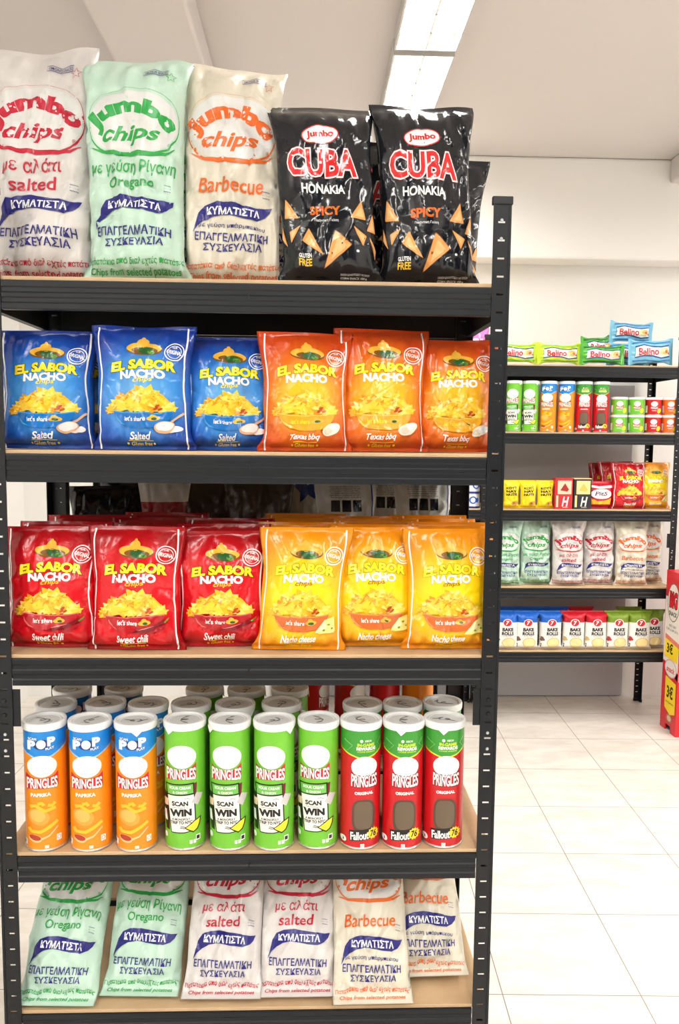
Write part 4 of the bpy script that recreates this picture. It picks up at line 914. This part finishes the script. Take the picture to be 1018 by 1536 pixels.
# fifth shelf of the far rack: rusk bags
def rusk(A):
    bk = pap('black', (24, 22, 24)); wh = pap('white', (248, 247, 244)); be = pap('rusk', (246, 222, 160)); bd = pap('ruskedge', (222, 184, 110)); rd = pap('bannerred', (206, 30, 50))
    A.ell(0, -134, 19, 19, wh); A.up(); A.ell(0, -134, 16, 16, rd); A.up(); A.text('7', 0, -134, 14, 20, wh, bold=.05, shear=.2); A.up(-2)
    A.text('BAKE', 2, -101, 44, 17, bk, bold=.05); A.text('ROLLS', 2, -81, 48, 17, bk, bold=.05); A.text('bread chips', 2, -67, 34, 5, bk)
    A.ell(6, -36, 27, 25, bd); A.up(); A.ell(6, -36, 24, 22, be); A.up(-1)
def rk(key, col, veg):
    A = Art(.001, 0, 0, .118, .19); rusk(A)
    for x, y in ((-40, -60), (-36, -52), (-44, -50)): A.ell(x, y, 8, 6, pap('veg_' + key, veg), rot=.4)
    for y in (-28, -18): A.ell(-44, y, 3, 4, pap('black', (24, 22, 24)), n=10)
    return dict(base=[pap('ruskwhite', (244, 242, 236)), pap('rusk_' + key, col)], base_v=[.715, 1.01], art=A.finish(NI, NJ))
KB, KR, KG = rk('blue', (28, 100, 200), (120, 90, 80)), rk('red', (200, 24, 44), (214, 178, 110)), rk('green', (120, 148, 40), (190, 50, 60))
rusks = [(KB, 1.060, .03, 'blue-topped rusk bag on the far rack beside the black post'), (KB, 1.160, .03, 'blue-topped rusk bag in the middle of the front three'), (KB, 1.276, .03, 'blue-topped rusk bag in front next to the red-topped ones'),
         (KR, 1.389, .03, 'red-topped rusk bag in front next to the blue-topped ones'), (KR, 1.497, .03, 'red-topped rusk bag in front next to the green-topped ones'),
         (KG, 1.604, .03, 'green-topped rusk bag in front next to the red-topped ones'), (KG, 1.712, .03, 'green-topped rusk bag second from the red-topped ones'), (KG, 1.79, .06, 'green-topped rusk bag partly behind the red display box')]
ro = []
for i, (k, x, y, lb) in enumerate(rusks):
    ro.append(bag(k, 'rusk_bag', lb, 'rusk bag', 'rusk bags on the bottom far shelf', (x, YI + y + .01, zf[4]), .02 * ((i % 3) - 1), .132, .215, .062, 460 + i, H=.188, lean=.03, crimp=.008, pt=.16, pb=.10, wr=.45, flat=.5))
for s_, x, lb in ((0, 1.085, 'blue-topped rusk bag in the second row beside the black post'), (1, 1.205, 'blue-topped rusk bag in the second row behind the middle one'), (2, 1.33, 'blue-topped rusk bag in the second row next to the red ones'), (3, 1.455, 'red-topped rusk bag in the second row'), (6, 1.70, 'green-topped rusk bag in the second row')):
    dup(ro[s_], (x, YI + .135, zf[4] ), .0, lb)

# neighbouring far rack: tins and a pink pack that show past the right post
def tin(label, loc):
    r = empty('food_tin', loc, .2); tag(r, label, 'tin', 'blue and white tins on the far left rack')
    A = Art(.001, 0, 0, 0, .07, R=CAN_R); A.ring(-8, -40, 14, 16, 6, pap('tinblue', (40, 90, 200))); A.ell(12, -40, 8, 12, pap('tinblue', (40, 90, 200)))
    can_body('tin_body', A.finish(CN, None), .12, [pap('tinnavy', (24, 40, 130)), pap('tinwhite', (232, 234, 238))], r, H=.066)
    b = MB(); b.lathe([(CAN_R - .003, .0665), (CAN_R, .066), (CAN_R + .0006, .067), (CAN_R + .0004, .070), (CAN_R - .002, .0705), (CAN_R - .003, .069), (.0005, .069)], CN); b.build('tin_lid', STEEL, r, smooth=True)
    return r
t0 = tin('blue and white tin at the bottom of the stack nearest the post', (.880, YI + .06, zf[2]))
dup(t0, (.880, YI + .06, zf[2] + .0706), .6, 'blue and white tin on top of the stack nearest the post')
dup(t0, (.730, YI + .10, zf[2]), .2, 'blue tin at the bottom of the stack seen beside the silver bag')
dup(t0, (.730, YI + .10, zf[2] + .0706), 1.0, 'blue tin on top of the stack seen beside the silver bag')
PK = dict(base=[foil('pinkpack', (222, 120, 190))], art=far_pouch_art(lambda A: A.text('MINI', 0, -120, 60, 26, foil('white', (250, 250, 248)), bold=.04), .001, .13, .19))
bag(PK, 'snack_bag', 'pink snack bag glimpsed between the second shelf and the post', 'snack bag', None, (.900, YI + .16, zf[0]), 0, .13, .20, .05, 480, H=.185)

# ------------------------------------------------------------------ red and white cardboard display at the right
def display():
    W_, D_, H_ = .46, .165, .765; x0, y0 = 1.812, 2.185
    r = empty('display_box', (x0, y0, 0)); tag(r, 'red and white cardboard display box standing before the far rack', 'display box')
    rd = pap('boxred', (214, 36, 48)); wh = pap('boxwhite', (240, 232, 224)); yl = pap('boxyellow', (250, 218, 40)); bk = pap('black', (24, 22, 24)); gy = pap('boxgrey', (120, 112, 108)); pkc = pap('boxpink', (232, 120, 110))
    # shell with a cut-out at the foot of the left side
    b = MB(); t = .006
    b.box(0, W_, 0, t, 0, H_, 0); b.box(0, W_, D_ - t, D_, 0, H_, 0); b.box(W_ - t, W_, t, D_ - t, 0, H_, 0); b.box(0, W_, t, D_ - t, H_ - t, H_, 0)
    b.box(0, t, t, .055, 0, H_ - t, 0); b.box(0, t, .110, D_ - t, 0, H_ - t, 0); b.box(0, t, .055, .110, .03, H_ - t, 0)
    b.build('carton', rd, r)
    # side print, drawn with x running from back to front (0..165) and y up
    A = Art(.001, 0, 0, 2, H_)
    def conv(a, side):
        V = []
        for (u, v), l in zip(a['uv'], a['lay']):
            off = .0004 + .0002 * l
            V.append((-off, D_ - (u + 0) * 1.0, v * H_) if side else (u, -off, v * H_))
        F = a['F']; return V, F
    A.poly([(4, -640), (161, -640), (161, -262), (4, -330)], wh); A.poly([(4, -330), (161, -262), (161, -300), (4, -330)], wh)
    A.up(); A.ell(85, -620, 62, 92, gy); A.up(); A.ell(85, -620, 57, 87, wh); A.up(); A.text('BIG', 85, -632, 84, 78, rd, bold=.06, out=[(bk, .03)]); A.text('SNACK', 85, -566, 84, 22, bk, bold=.03); A.up(-3)
    A.text('ΜΕΓΑΛΗ', 85, -508, 70, 14, bk, bold=.02); A.text('ΠΡΟΣΦΟΡΑ', 85, -488, 120, 13, bk, bold=.01)
    A.up(); A.poly([(16, -462), (161, -440), (161, -418), (16, -440)], pkc); A.poly([(16, -440), (161, -418), (150, -345), (16, -352)], yl); A.up(); A.text('3€', 70, -398, 66, 50, bk, bold=.03)
    A.ell(88, -305, 62, 44, pap('boxoval', (226, 170, 180))); A.up(); A.ell(88, -305, 56, 38, wh); A.up(); A.text('snack', 88, -300, 84, 28, pap('bannerred', (206, 30, 50)), bold=.02, shear=.2); A.up(-3)
    A.up(); A.poly([(40, -262), (150, -246), (150, -100), (100, -84), (40, -108)], yl); A.up(); A.text('3€', 92, -192, 66, 62, bk, bold=.03); A.text('ΠΡΟΣΦΟΡΑ', 92, -140, 84, 10, bk); A.up(-2)
    A.ell(95, -66, 30, 22, pap('boxpic', (170, 120, 90))); A.up(); A.ell(95, -66, 20, 14, pap('boxpic2', (226, 190, 150)))
    a = A.finish(None, None, lim=5); a['uv'] = a['uv']
    V, F = conv(a, True); F = [tuple(reversed(f)) for f in F]
    o = mk('side_print', V, F, a['mats'], r, a['M'])
    A = Art(.001, 0, 0, 2, H_); A.rect(4, 456, -636, -262, wh); A.up(); A.ell(80, -650, 56, 56, wh); A.up(); A.ell(80, -650, 46, 46, bk); A.up(-1); A.text('ΥΧΡ', 100, -60, 130, 48, wh, bold=.05, shear=.1)
    a = A.finish(None, None, lim=5); V, F = conv(a, False); mk('front_print', V, F, a['mats'], r, a['M'])
display()
